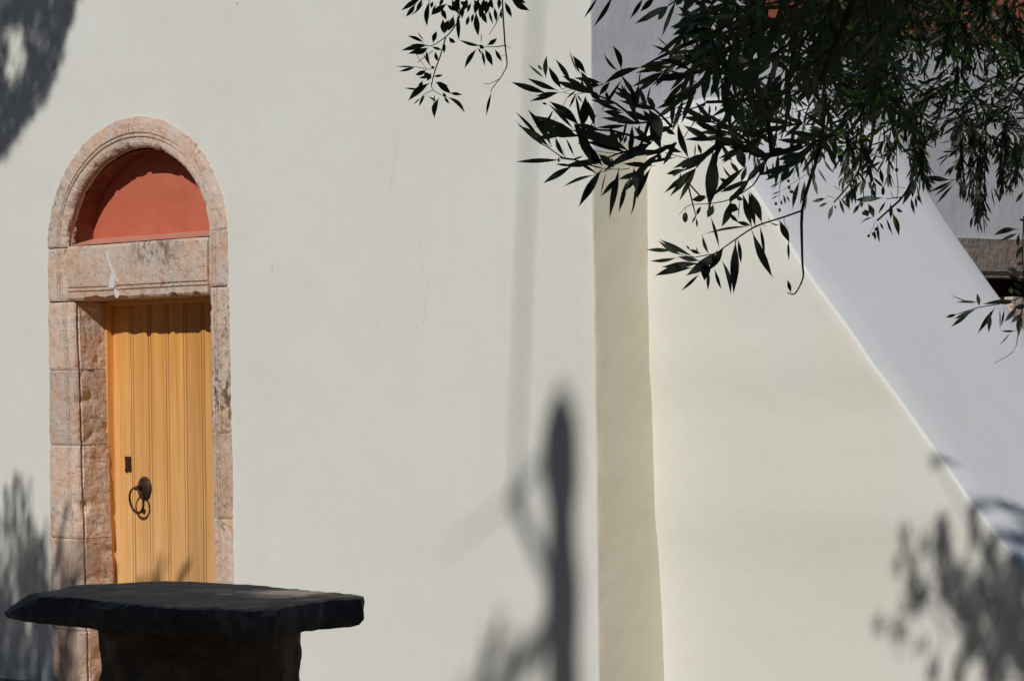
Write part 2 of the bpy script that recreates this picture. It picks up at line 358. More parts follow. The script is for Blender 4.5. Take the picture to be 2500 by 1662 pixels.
def b_tan(t, p, o):  # corner strip: warm light bounced off the buttress painted into the colour
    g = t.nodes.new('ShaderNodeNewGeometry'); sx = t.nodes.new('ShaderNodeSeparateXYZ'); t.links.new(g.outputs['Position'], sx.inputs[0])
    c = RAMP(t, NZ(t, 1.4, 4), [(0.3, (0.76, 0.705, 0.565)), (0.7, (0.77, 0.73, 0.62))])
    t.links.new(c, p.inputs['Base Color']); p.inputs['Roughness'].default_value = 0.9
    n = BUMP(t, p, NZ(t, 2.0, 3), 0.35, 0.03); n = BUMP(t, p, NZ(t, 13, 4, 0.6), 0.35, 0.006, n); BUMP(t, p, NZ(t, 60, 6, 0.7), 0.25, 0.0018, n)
M_tan = mat('bounce_tinted_plaster', b_tan)
cm = grid(corner, len(prof) - 1, 140, 'side_wall'); cm.materials.append(M_plaster); cm.materials.append(M_tan); cm.materials.append(M_sky_tint)
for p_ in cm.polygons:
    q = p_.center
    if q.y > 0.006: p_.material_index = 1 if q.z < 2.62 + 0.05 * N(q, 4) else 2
part('side_wall', cm, None)
def rect(a, b, c, d, name, m, **pr): return part(name, mesh(name, [a, b, c, d], [(0, 1, 2, 3)]), m, **pr)
# rest of the side wall around the side doorway
X0 = 0.013
def sidegrid(y0, y1, z0, z1, ny, nz):
    return grid(lambda u, v: Vector((X0 + 0.006 * N((( y0 + (y1 - y0) * u) * 3, 0, z0 + (z1 - z0) * v), 2.3), y0 + (y1 - y0) * u, z0 + (z1 - z0) * v)), ny, nz, 'side_wall')
part('side_wall', sidegrid(0.96, 2.3, 0.0, 3.2, 20, 40), M_sky_tint)
part('side_wall', sidegrid(2.3, 14, 2.25, 3.2, 60, 12), M_sky_tint)
part('side_wall', sidegrid(3.62, 14, 0.0, 2.25, 50, 12), M_plaster)
# terracotta painted upper band of the side wall and the white corner above
part('painted_band', grid(lambda u, v: Vector((X0 - 0.02 + 0.004 * N((u * 30, 0, v * 5)), 0.963 + 13.05 * u, 3.2 + 2.0 * v)), 40, 12), M_red, label='terracotta painted band high on the side wall')
# roof, back and far side
part('roof', mesh('roof', [(-9.2, -0.2, ZTOP), (0.2, -0.2, ZTOP), (0.2, 14.2, ZTOP), (-9.2, 14.2, ZTOP), (-4.5, -0.2, ZTOP + 1.8), (-4.5, 14.2, ZTOP + 1.8)],
     [(0, 1, 4), (1, 2, 5, 4), (2, 3, 5), (3, 0, 4, 5), (3, 2, 1, 0)]), M_stone_grey)
part('back_wall', mesh('back_wall', [(-9, 0, 0), (-9, 14, 0), (X0, 14, 0), (-9, 0, ZTOP), (-9, 14, ZTOP), (X0, 14, ZTOP)], [(0, 3, 4, 1), (1, 4, 5, 2)]), M_plaster)
part('floor', mesh('floor', [(-9, 0.3, 0.02), (-0.1, 0.3, 0.02), (-0.1, 14, 0.02), (-9, 14, 0.02)], [(0, 1, 2, 3)]), M_stone_grey)

# buttress: side profile (x, z), widening slightly at the bottom, rounded edges
bp = [(0.0, 2.775), (0.15, 2.765), (0.30, 2.742)]
for q in [(1700, 298), (1745, 303), (1768, 317), (1785, 345), (1806, 385), (1849, 457), (1873, 495), (1930, 585), (2000, 690), (2080, 800), (2200, 975), (2330, 1160), (2420, 1285), (2500, 1400)]:
    p_ = on(q[0], q[1], 1, 0.35); bp.append((p_.x, p_.z))
d_ = (Vector(bp[-1]) - Vector(bp[-4])).normalized(); L_ = (bp[-1][1]) / -d_.y
bp += [(bp[-1][0] + d_.x * L_ * k, bp[-1][1] + d_.y * L_ * k) for k in (0.33, 0.66, 1.0)]
bpv = [Vector((x, 0, z)) for x, z in bp]
bline = []
for i in range(len(bpv) - 1):
    n_ = max(1, int((bpv[i + 1] - bpv[i]).length / 0.05))
    bline += [bpv[i].lerp(bpv[i + 1], k / n_) for k in range(n_)]
bline.append(bpv[-1])
Y0B, Y1B = 0.345, 1.43
YT = [(q.z, q.y) for q in (on(x, y, 0, 0.013) for x, y in ((1579, 300), (1580, 450), (1582, 600), (1581, 700), (1584, 800), (1586, 900), (1593, 997), (1595, 1120), (1598, 1250), (1609, 1362), (1616, 1483), (1623, 1662)))]
def yfront(z):
    if z >= YT[0][0]: return YT[0][1]
    for (za, ya), (zb, yb) in zip(YT, YT[1:]):
        if z >= zb: return ya + (yb - ya) * (za - z) / (za - zb) + 0.002 * N((0, 1, z), 5)
    return YT[-1][1] + 0.02 * (YT[-1][0] - z)
vsb = []; fsb = []
secs = [('f', 0.0), ('r1', 0.008), ('r2', 0.02), ('r3', 0.04)] + [('t', k) for k in (0.12, 0.3, 0.5, 0.7, 0.88)] + [('s3', -0.04), ('s2', -0.02), ('s1', -0.008), ('b', 0)]
def nrm(i):
    a = bline[max(i - 1, 0)]; b = bline[min(i + 1, len(bline) - 1)]; t = (b - a).normalized(); return Vector((-t.z, 0, t.x)) * -1 if False else Vector((-t.z, 0, t.x))
rings = []
for i, p in enumerate(bline):
    n_ = nrm(i)
    if n_.z < 0: n_ = -n_
    yf = yfront(p.z); ring = []
    for k_, s in secs:
        if k_ == 'f': y, dn = yf, -0.015
        elif k_ == 'r1': y, dn = yf + 0.0015, -0.008
        elif k_ == 'r2': y, dn = yf + 0.006, -0.0025
        elif k_ == 'r3': y, dn = yf + 0.014, 0
        elif k_ == 't': y, dn = yf + 0.022 + (Y1B - yf - 0.044) * s, 0.004
        elif k_ == 's3': y, dn = Y1B - 0.022, 0
        elif k_ == 's2': y, dn = Y1B - 0.009, -0.004
        elif k_ == 's1': y, dn = Y1B - 0.002, -0.012
        else: y, dn = Y1B, -0.022
        tt = min(1, max(0, (y - yf) / 0.5)); kx = max(0, 1 - p.x / 0.75)
        dn += (0.085 * tt * tt * (3 - 2 * tt) - 0.028) * kx * (1 if p.x < 0.75 else 0)
        if k_ == 't' or k_[0] == 's': dn += 0.05 * math.exp(-p.x / 0.05)
        dn += 0.005 * N((p.x, y, p.z), 1.8) + 0.002 * N((p.x, y, p.z), 8)
        ring.append(Vector((p.x, y, p.z)) + n_ * dn)
    rings.append(ring)
n_ = len(secs)
vsb = [v for r in rings for v in r]
for i in range(len(rings) - 1):
    for k in range(n_ - 1): fsb.append((i * n_ + k, (i + 1) * n_ + k, (i + 1) * n_ + k + 1, i * n_ + k + 1))
# front and back faces: columns from the profile down to the ground
for side in (0, n_ - 1):
    NC = 30; base = len(vsb)
    for i, r in enumerate(rings):
        top = r[side]
        for j in range(1, NC + 1):
            z = top.z * (1 - j / NC)
            y = yfront(z) if side == 0 else Y1B
            y += 0.004 * N((top.x, 0, z), 1.5) * (1 if j > 2 else 0)
            vsb.append(Vector((top.x, y, z)))
    def idx(i, j): return i * n_ + side if j == 0 else base + i * NC + j - 1
    for i in range(len(rings) - 1):
        for j in range(NC):
            q = (idx(i, j), idx(i, j + 1), idx(i + 1, j + 1), idx(i + 1, j))
            fsb.append(q if side == 0 else q[::-1])
me = fix_normals(mesh('buttress', vsb, fsb, True))
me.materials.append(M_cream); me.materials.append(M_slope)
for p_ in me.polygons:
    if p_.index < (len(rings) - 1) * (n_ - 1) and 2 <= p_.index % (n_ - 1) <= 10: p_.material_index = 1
part('buttress', me, None, label='white sloping buttress leaning against the side wall')

# ------------------------------------------------------------------ arched stone door surround
surround = part('door_surround', mesh('door_surround', [(-4.40, 0.3, 0.0), (-2.76, 0.3, 0.0), (-2.76, 0.3, 0.05), (-4.40, 0.3, 0.05)], [(0, 1, 2, 3)]), M_stone)
SO = CO
def spart(name, verts_faces_mesh, m, **pr):
    for v in verts_faces_mesh.vertices: v.co -= CO
    return obj(name, verts_faces_mesh, m, surround, **pr)
# cross-section across the face of the surround: u 0 = inner edge .. 1 = outer edge, y = depth; two incised grooves and a worn inner edge
def section(W, depth):
    s = [(0.008 - 0.008 * k / 12, depth - (depth - 0.030) * k / 12) for k in range(12)] + [(0.000, 0.034), (0.014, 0.028), (0.014, 0.020), (0.001, 0.014), (0.006, 0.002), (0.016, -0.008), (0.03, -0.013),
         (0.052, -0.013), (0.055, -0.004), (0.060, -0.004), (0.063, -0.014), (0.074, -0.014), (0.077, -0.005), (0.081, -0.005), (0.084, -0.014)]
    s += [(W * 0.62, -0.014), (W * 0.8, -0.012), (W - 0.02, -0.009), (W - 0.004, -0.006), (W, 0.0), (W, 0.05), (W, depth)]
    return s
def stone(name, path, seed, depth=0.2, cap=0.004):
    """path: list of (inner point, outward unit, width); small recess at both ends makes the joint"""
    rings = []; n = len(path)
    for k, (p, o, W) in enumerate(path):
        sec = section(W, depth); ring = []
        for (u, y) in sec:
            e = 1.0 if 0 < k < n - 1 else 0.0
            uu = u; yy = y
            q = Vector((p[0] + o[0] * uu, yy, p[1] + o[1] * uu))
            worn = max(0, 1 - u / 0.05)
            if y > 0.02: uu += 0.004 * N(q, 9, seed) + 0.0025 * N(q, 26, seed) + max(0, N(q, 7, seed + 5) - 0.3) * 0.02
            chip = max(0, N(q, 13, seed) - 0.12) * 0.035 * worn + abs(N(q, 40, seed)) * 0.006 * worn
            edge = 0.006 * N(q, 16, seed + 3) if u > W * 0.9 else 0
            q = Vector((p[0] + o[0] * (uu + chip + edge), yy + 0.005 * N(q, 7, seed) + 0.003 * N(q, 24, seed) + chip * 0.5, p[1] + o[1] * (uu + chip + edge)))
            if y < 0.02 and not e: q.y += 0.004
            ring.append(q)
        rings.append(ring)
    return spart(name, sweep(rings, name), M_stone if seed % 3 else M_stone)
JL = [2.052, 1.690, 1.288, 0.790, 0.30, 0.0]
def lerp(a, b, t): return a + (b - a) * t
def lin(z): return -4.178 + (2.05 - z) * 0.036   # left inner x
for k in range(len(JL) - 1):
    z1, z0 = JL[k] - 0.0015, JL[k + 1] + 0.0015; n = max(4, int((z1 - z0) / 0.012)); path = []
    for i in range(n + 1):
        z = lerp(z0, z1, i / n); path.append(((lin(z), z), (-1, 0), lin(z) + 4.426 + 0.003 * N((0, 0, z), 2, k)))
    stone('jamb_stone', path, 11 + k)
JR = [2.09, 1.36, 0.93, 0.42, 0.0]
for k in range(len(JR) - 1):
    z1, z0 = JR[k] - 0.0015, JR[k + 1] + 0.0015; n = max(4, int((z1 - z0) / 0.012)); path = []
    for i in range(n + 1):
        z = lerp(z0, z1, i / n); xi = -2.908 + 0.012 * N((0, 5, z), 1.6) + (2.05 - z) * 0.012
        path.append(((xi, z), (1, 0), -2.737 + 0.006 * N((0, 9, z), 3) + (2.05 - z) * 0.012 - xi))
    stone('jamb_stone', path, 31 + k)
# upper side stones beside the lintel
for sgn, z0, z1, xi, W in ((-1, 2.058, 2.340, -4.235, 0.188), (1, 2.096, 2.375, -2.918, 0.176)):
    n = 22; path = [((xi, lerp(z0, z1, i / n)), (sgn, 0), W) for i in range(n + 1)]
    stone('jamb_stone', path, 50 + sgn)
# arch ring in unequal voussoirs
cuts = [math.pi, 2.42, 1.60, 0.95, 0.06] if False else [math.pi, 2.50, 1.62, 0.80, 0.05]
for k in range(len(cuts) - 1):
    a0, a1 = cuts[k] - 0.0012, cuts[k + 1] + 0.0012; n = 48; path = []
    for i in range(n + 1):
        a = lerp(a0, a1, i / n)
        pin = Vector((EX + EA * math.cos(a), EZ0 + EB * math.sin(a))); po = Vector((OX + OA * math.cos(a), EZ0 + OB * math.sin(a)))
        d = (po - pin); path.append(((pin.x, pin.y), (d.normalized().x, d.normalized().y), d.length))
    stone('arch_stone', path, 70 + k, depth=0.065)
# painted soffit behind the stone ring
def soff(u, v):
    a = math.pi * (1 - u); r = 1.012 + 0.006 * N((u * 12, 0, v)); return Vector((EX + EA * r * math.cos(a), 0.055 + 0.115 * v, EZ0 - 0.01 + EB * r * math.sin(a)))
part('painted_soffit', grid(soff, 48, 3, 'painted_soffit'), M_soffit)
# lintel
def lintel():
    x0, x1 = -4.232, -2.921; n = 110; rings = []
    prof_ = [(2.055, 0.2), (2.050, 0.10), (2.050, 0.02), (2.056, -0.004), (2.068, -0.013), (2.098, -0.013), (2.100, -0.004), (2.105, -0.004), (2.107, -0.013),
             (2.118, -0.013), (2.120, -0.004), (2.125, -0.004), (2.128, -0.013), (2.20, -0.016), (2.28, -0.015), (2.330, -0.013), (2.345, -0.004), (2.347, 0.03), (2.347, 0.2)]
    for i in range(n + 1):
        x = lerp(x0, x1, i / n); ring = []
        for z, y in prof_:
            worn = max(0, 1 - (z - 2.05) / 0.03)
            q = Vector((x, y, z)); c = (max(0, N((x, 0, 0), 11, 4) - 0.1) * 0.06 + abs(N(q, 38, 2)) * 0.007) * worn
            up = 0.004 * N((x, 0, 1), 3)
            ring.append(Vector((x, y + 0.004 * N(q, 8, 1) + 0.002 * N(q, 30, 1) + c * 0.4 + (0.008 if i in (0, n) and y < 0.02 else 0), z + c + up)))
        rings.append(ring)
    spart('lintel', sweep(rings, 'lintel'), M_stone, label='cracked stone lintel with a white plaster streak')
lintel()
rngp = random.Random(4)
def patch(pts, wd):
    vs = []; fs = []
    L = []; Rr = []
    for (px, py), w_ in zip(pts, [q * rngp.uniform(0.75, 1.45) for q in wd]):
        c = on(px, py, 1, -0.0185); L.append(c + Vector((-w_ / 2, 0, 0))); Rr.append(c + Vector((w_ / 2, 0, 0)))
    vs = L + Rr + [v + Vector((0, 0.02, 0)) for v in L] + [v + Vector((0, 0.02, 0)) for v in Rr]; m_ = len(L)
    for i in range(m_ - 1):
        fs += [(i, i + 1, m_ + i + 1, m_ + i), (2 * m_ + i, 2 * m_ + i + 1, i + 1, i), (m_ + i, m_ + i + 1, 3 * m_ + i + 1, 3 * m_ + i)]
    spart('plaster_streak', fix_normals(mesh('plaster_streak', vs, fs)), M_white)
patch([(260, 614), (262, 624), (265, 636), (268, 646), (272, 655), (276, 664), (275, 676), (273, 688), (272, 700), (274, 703)], [0.012, 0.02, 0.016, 0.014, 0.024, 0.03, 0.036, 0.042, 0.045, 0.03])
patch([(279, 664), (283, 676), (287, 686), (286, 694)], [0.008, 0.006, 0.014, 0.006])
patch([(280, 706), (284, 714), (286, 720), (285, 727)], [0.01, 0.03, 0.034, 0.012])
# sill and tympanum
part('tympanum_sill', mesh('tympanum_sill', [(-4.225, 0.0, 2.350), (-2.915, 0.0, 2.350), (-2.915, 0.17, 2.392), (-4.245, 0.17, 2.392)], [(0, 1, 2, 3)]), M_pink)
tv = [(EX + EA * 1.03 * math.cos(math.pi * k / 40), 0.168, EZ0 + EB * 1.03 * math.sin(math.pi * k / 40)) for k in range(41)]
part('tympanum', mesh('tympanum', tv, [tuple(range(41))[::-1]]), M_red, label='terracotta painted panel under the arch')

# ------------------------------------------------------------------ wooden door
DY = 0.238
door = part('door', mesh('door', [(-4.2, DY + 0.03, 0.02), (-2.88, DY + 0.03, 0.02), (-2.88, DY + 0.03, 2.08), (-4.2, DY + 0.03, 2.08)], [(0, 1, 2, 3)]), M_darkwood, label='varnished plank door with iron ring handle')
def dpart(name, me, m, **pr):
    for v in me.vertices: v.co -= CO
    return obj(name, me, m, door, **pr)
def box(x0, x1, y0, y1, z0, z1, bev=0.003, name='box'):
    bm = bmesh.new(); bmesh.ops.create_cube(bm, size=1)
    for v in bm.verts: v.co = Vector(((x0 + x1) / 2 + v.co.x * (x1 - x0), (y0 + y1) / 2 + v.co.y * (y1 - y0), (z0 + z1) / 2 + v.co.z * (z1 - z0)))
    if bev: bmesh.ops.bevel(bm, geom=bm.edges[:], offset=bev, segments=1, affect='EDGES')
    me = bpy.data.meshes.new(name); bm.to_mesh(me); bm.free(); return me
edges = [on(q, 1050, 1, DY).x for q in (283, 327, 370, 413, 456, 500)]
edges[0] = -4.2
while edges[-1] < -2.92: edges.append(edges[-1] + 0.146)
for k in range(len(edges) - 1):
    x0, x1 = edges[k] + 0.0045, edges[k + 1] - 0.0045
    sec = [(x0, DY + 0.028), (x0, DY + 0.003), (x0 + 0.002, DY), (x1 - 0.0200, DY), (x1 - 0.0198, DY + 0.024), (x1 - 0.0142, DY + 0.024), (x1 - 0.0138, DY + 0.0005), (x1 - 0.002, DY + 0.0005), (x1, DY + 0.003), (x1, DY + 0.028)]
    dpart('plank', sweep([[Vector((x, y, 0.03)) for x, y in sec], [Vector((x, y, 2.07)) for x, y in sec]], 'plank'), M_wood)
part('door_frame', box(-4.215, -4.163, 0.196, DY + 0.01, 0.0, 2.07, 0.003), M_wood)
part('door_frame', box(-4.163, -2.89, 0.199, DY + 0.01, 2.030, 2.07, 0.003), M_wood)
part('door_frame', box(-2.925, -2.88, 0.196, DY + 0.01, 0.0, 2.029, 0.003), M_wood)
# lock plate with keyhole
lp = on(314, 1133, 1, DY); hw, hh = 0.026, 0.042
pl = []
for (a, b) in ((-1, 1), (1, 1.0), (1.12, -0.85), (0.6, -1.0), (0.1, -0.85), (-0.5, -1.05), (-1.05, -0.9), (-0.85, -0.2)): pl.append((lp.x + a * hw, lp.z + b * hh))
dpart('lock_plate', sweep([[Vector((x, DY - 0.007, z)) for x, z in pl], [Vector((x, DY + 0.002, z)) for x, z in pl]], 'lock_plate'), M_iron)
dpart('keyhole', tube([(lp.x, DY - 0.0095, lp.z + 0.008), (lp.x, DY - 0.004, lp.z + 0.008)], 0.006, 'keyhole', 10), M_twig)
# domed backplate, boss and ring
bc = on(354, 1192, 1, DY)
rings = []
for r, h in ((0.064, 0.0), (0.064, 0.005), (0.056, 0.011), (0.040, 0.018), (0.022, 0.023), (0.008, 0.026)):
    rings.append([Vector((bc.x + r * math.cos(a), DY - h, bc.z + r * math.sin(a))) for a in [2 * math.pi * k / 28 for k in range(28)]])
dpart('backplate', sweep(rings, 'backplate', smooth=True), M_iron)
dpart('boss', tube([(bc.x, DY - 0.02, bc.z + 0.004), (bc.x, DY - 0.045, bc.z + 0.006), (bc.x, DY - 0.062, bc.z + 0.002), (bc.x, DY - 0.066, bc.z)], [0.013, 0.012, 0.012, 0.004], 'boss', 12), M_iron)
rc = Vector((bc.x - 0.004, DY - 0.052, bc.z - 0.062)); rp = []
for k in range(37):
    a = 2 * math.pi * k / 36; rp.append(rc + Vector((0.064 * math.sin(a), -0.010 * math.cos(a), 0.066 * math.cos(a))))
dpart('ring_handle', tube(rp, [0.0052 + 0.0022 * (0.5 - 0.5 * math.cos(2 * math.pi * k / 36)) for k in range(37)], 'ring_handle', 8), M_iron)
st = on(353, 1247, 1, DY)
dpart('striker_stud', tube([st + Vector((0, 0.002, 0)), st + Vector((0, -0.012, 0)), st + Vector((0, -0.018, 0))], [0.012, 0.012, 0.005], 'striker_stud', 10), M_iron)

# ------------------------------------------------------------------ side doorway behind the buttress
sd = part('side_doorway', mesh('side_doorway', [(-0.45, 2.2, 0.0), (-0.45, 3.9, 0.0), (-0.45, 3.9, 2.1), (-0.45, 2.2, 2.1)], [(0, 1, 2, 3)]), M_red, label='stone framed side doorway with a dark red recess')
def sdp(name, me, m, **pr):
    for v in me.vertices: v.co -= CO
    return obj(name, me, m, sd, **pr)
def rough_box(x0, x1, y0, y1, z0, z1, name, amp=0.004, cuts_=6):
    bm = bmesh.new(); bmesh.ops.create_cube(bm, size=1); bmesh.ops.subdivide_edges(bm, edges=bm.edges[:], cuts=cuts_, use_grid_fill=True)
    for v in bm.verts:
        q = Vector(((x0 + x1) / 2 + v.co.x * (x1 - x0), (y0 + y1) / 2 + v.co.y * (y1 - y0), (z0 + z1) / 2 + v.co.z * (z1 - z0)))
        v.co = q + Vector((N(q, 7, 1), N(q, 7, 5), N(q, 7, 9))) * amp + Vector((N(q, 30, 1), N(q, 30, 5), N(q, 30, 9))) * amp * 0.4
    me = bpy.data.meshes.new(name); bm.to_mesh(me); bm.free(); return me
sdp('lintel', rough_box(-0.2, 0.030, 2.18, 3.70, 2.105, 2.262, 'lintel'), M_stone_grey, label='grey brown stone lintel')
sdp('lintel_moulding', rough_box(-0.2, 0.020, 2.25, 3.62, 2.075, 2.104, 'lintel_moulding'), M_stone_grey)
sdp('jamb_stone', rough_box(-0.2, 0.028, 2.18, 2.42, 0.0, 2.07, 'jamb_stone'), M_stone)
sdp('jamb_stone', rough_box(-0.2, 0.028, 2.72, 2.98, 0.0, 0.98, 'jamb_stone'), M_stone)
sdp('jamb_stone', rough_box(-0.2, 0.028, 2.725, 2.98, 0.99, 1.70, 'jamb_stone'), M_stone)
sdp('jamb_stone', rough_box(-0.2, 0.028, 2.72, 2.98, 1.71, 1.985, 'jamb_stone'), M_stone)
part('side_wall', sidegrid(2.98, 3.62, 0.0, 2.08, 6, 12), M_plaster)

# hairline cracks in the plaster
def b_crack(t, p, o): p.inputs['Base Color'].default_value = (0.56, 0.545, 0.49, 1); p.inputs['Roughness'].default_value = 0.95
M_crack = mat('crack_shadow_grey', b_crack)
for pts, r_ in (([(978, 285), (972, 330), (968, 372), (962, 420), (950, 455)], 0.0007), ([(1026, 560), (1024, 610), (1034, 655), (1046, 700), (1038, 745), (1034, 790)], 0.0006), ([(663, 630), (665, 645), (664, 662)], 0.0016), ([(709, 232), (711, 238)], 0.002),
                ([(578, 8), (582, 9)], 0.003), ([(1322, 90), (1326, 104), (1340, 108)], 0.0007)):
    part('plaster_crack', tube([on(x, y, 1, -0.0002) for x, y in pts], r_, 'plaster_crack', 5), M_crack)
# ------------------------------------------------------------------ stone table
ZT = 0.88
top_px = [(72, 1446), (185, 1427), (400, 1417), (620, 1425), (770, 1440), (883, 1452), (884, 1458), (800, 1462), (735, 1472), (670, 1484), (600, 1487), (546, 1484), (480, 1482), (421, 1480), (330, 1473), (250, 1467), (160, 1457), (100, 1452)]
tp = [on(x, y, 2, ZT) for x, y in top_px]
cx = sum((p.x for p in tp)) / len(tp); cy = sum((p.y for p in tp)) / len(tp)
TO = Vector((1.45, -3.15, 0))
table = thing('stone_table', 'dark stone table with a thick rough many sided slab on a squat pedestal', 'table', TO)
outl = smooth_line(tp + [tp[0]], 1)[:-1]
dense = []
for i in range(len(outl)):
    a, b = outl[i], outl[(i + 1) % len(outl)]; n_ = max(2, int((b - a).length / 0.02))
    dense += [a.lerp(b, k / n_) for k in range(n_)]
C0 = Vector((cx, cy, 0)); rings = []
levels = [(0.0, -0.5, 0), (0.0, -0.25, 0), (0.0, -0.10, 0), (0.0, -0.03, 0), (-0.006, -0.008, 1), (-0.022, 0.006, 1), (-0.05, 0.008, 1), (-0.075, 0.0, 1), (-0.092, -0.016, 1), (-0.098, -0.06, 1), (-0.10, -0.25, 0), (-0.10, -0.5, 0)]
for dz, off, e in levels:
    ring = []
    for p in dense:
        d = (p - C0); d.z = 0; L = d.length; dn = d / L
        rr = L + off if off > -0.2 else L * (1 + off * 1.2)
        if off > -0.2: rr = L * (1 + min(0, off)) + max(0, off)
        q = C0 + dn * rr; q.z = ZT + dz
        j = 0.010 * N(q, 4, 2) + 0.006 * N(q, 14, 2) + 0.004 * N(q, 34, 2) if e else 0.0
        facet = 0.014 * round(N(Vector((p.x, p.y, dz * 6)), 3.2, 8) * 3) / 3 if e else 0
        q += dn * (j + facet); q.z += 0.005 * N(q, 4, 6) + 0.003 * N(q, 18, 6)
        left = max(0, 1 - (Vector((q.x, q.y, 0)) - Vector((tp[0].x, tp[0].y, 0))).length / 0.32)
        if e: q += (-RGT * 0.085 * left) * min(1, max(0, (-dz - 0.004) / 0.07))
        ring.append(q - TO)
    rings.append(ring)
me = sweep(rings, 'tabletop', smooth=False)
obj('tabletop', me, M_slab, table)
# pedestal: rough squarish block
pc = on(488, 1540, 2, 0.70); pedc = Vector((1.40, -3.04, 0))
rings = []
for k in range(34):
    z = 0.80 * k / 33; ring = []
    for i in range(72):
        a = 2 * math.pi * i / 72; ca, sa = math.cos(a), math.sin(a)
        r = 0.322 / (abs(ca) ** 3.2 + abs(sa) ** 3.2) ** (1 / 3.2)
        v = Vector((ca, sa, 0)) * r; ang = math.radians(42)
        v = Vector((v.x * math.cos(ang) - v.y * math.sin(ang), v.x * math.sin(ang) + v.y * math.cos(ang), 0)) + pedc; v.z = z
        dn = (v - pedc); dn.z = 0; dn.normalize()
        v += dn * (0.016 * N(v, 5, 1) + 0.012 * N(v, 13, 1) + 0.007 * N(v, 32, 1)); ring.append(v - TO)
    rings.append(ring)
obj('pedestal', sweep(rings, 'pedestal'), M_ped, table)
# ------------------------------------------------------------------ leaves
rng = random.Random(5)
def leaf_mesh(name, bend=0.0, curl=0.0, fold=0.12, twist=0.0):
    st = [0.0, 0.07, 0.16, 0.3, 0.45, 0.6, 0.75, 0.88, 0.96, 1.0]; vs = []; fs = []
    for t in st:
        s = max(0, (t - 0.05) / 0.95); wv = 0.5 * (math.sin(math.pi * s ** 0.95) ** 1.2 if 0 < s < 1 else 0)
        wv = max(wv, 0.05 if t < 0.1 else 0.012)
        yb = bend * math.sin(math.pi * t); zb = curl * math.sin(math.pi * t); tw = twist * t
        for sgn in (-1, 0, 1):
            vs.append((t, yb + sgn * wv * math.cos(tw), zb + (fold * wv * 0.22 if sgn else 0) + sgn * wv * 0.22 * math.sin(tw)))
    for i in range(len(st) - 1):
        for k in range(2): fs.append((i * 3 + k, i * 3 + k + 1, (i + 1) * 3 + k + 1, (i + 1) * 3 + k))
    return mesh(name, vs, fs, True)
def leaf_set(m):
    L = {}
    for key, bend in (('s', 0.0), ('l', 0.55), ('r', -0.55)):
        L[key] = []
        for q in range(3):
            me = leaf_mesh('leaf', bend + (q - 1) * 0.12, curl=(0.05, -0.06, 0.09)[q], twist=(0.3, -0.4, 0.7)[q]); me.materials.append(m); L[key].append(me)
    return L
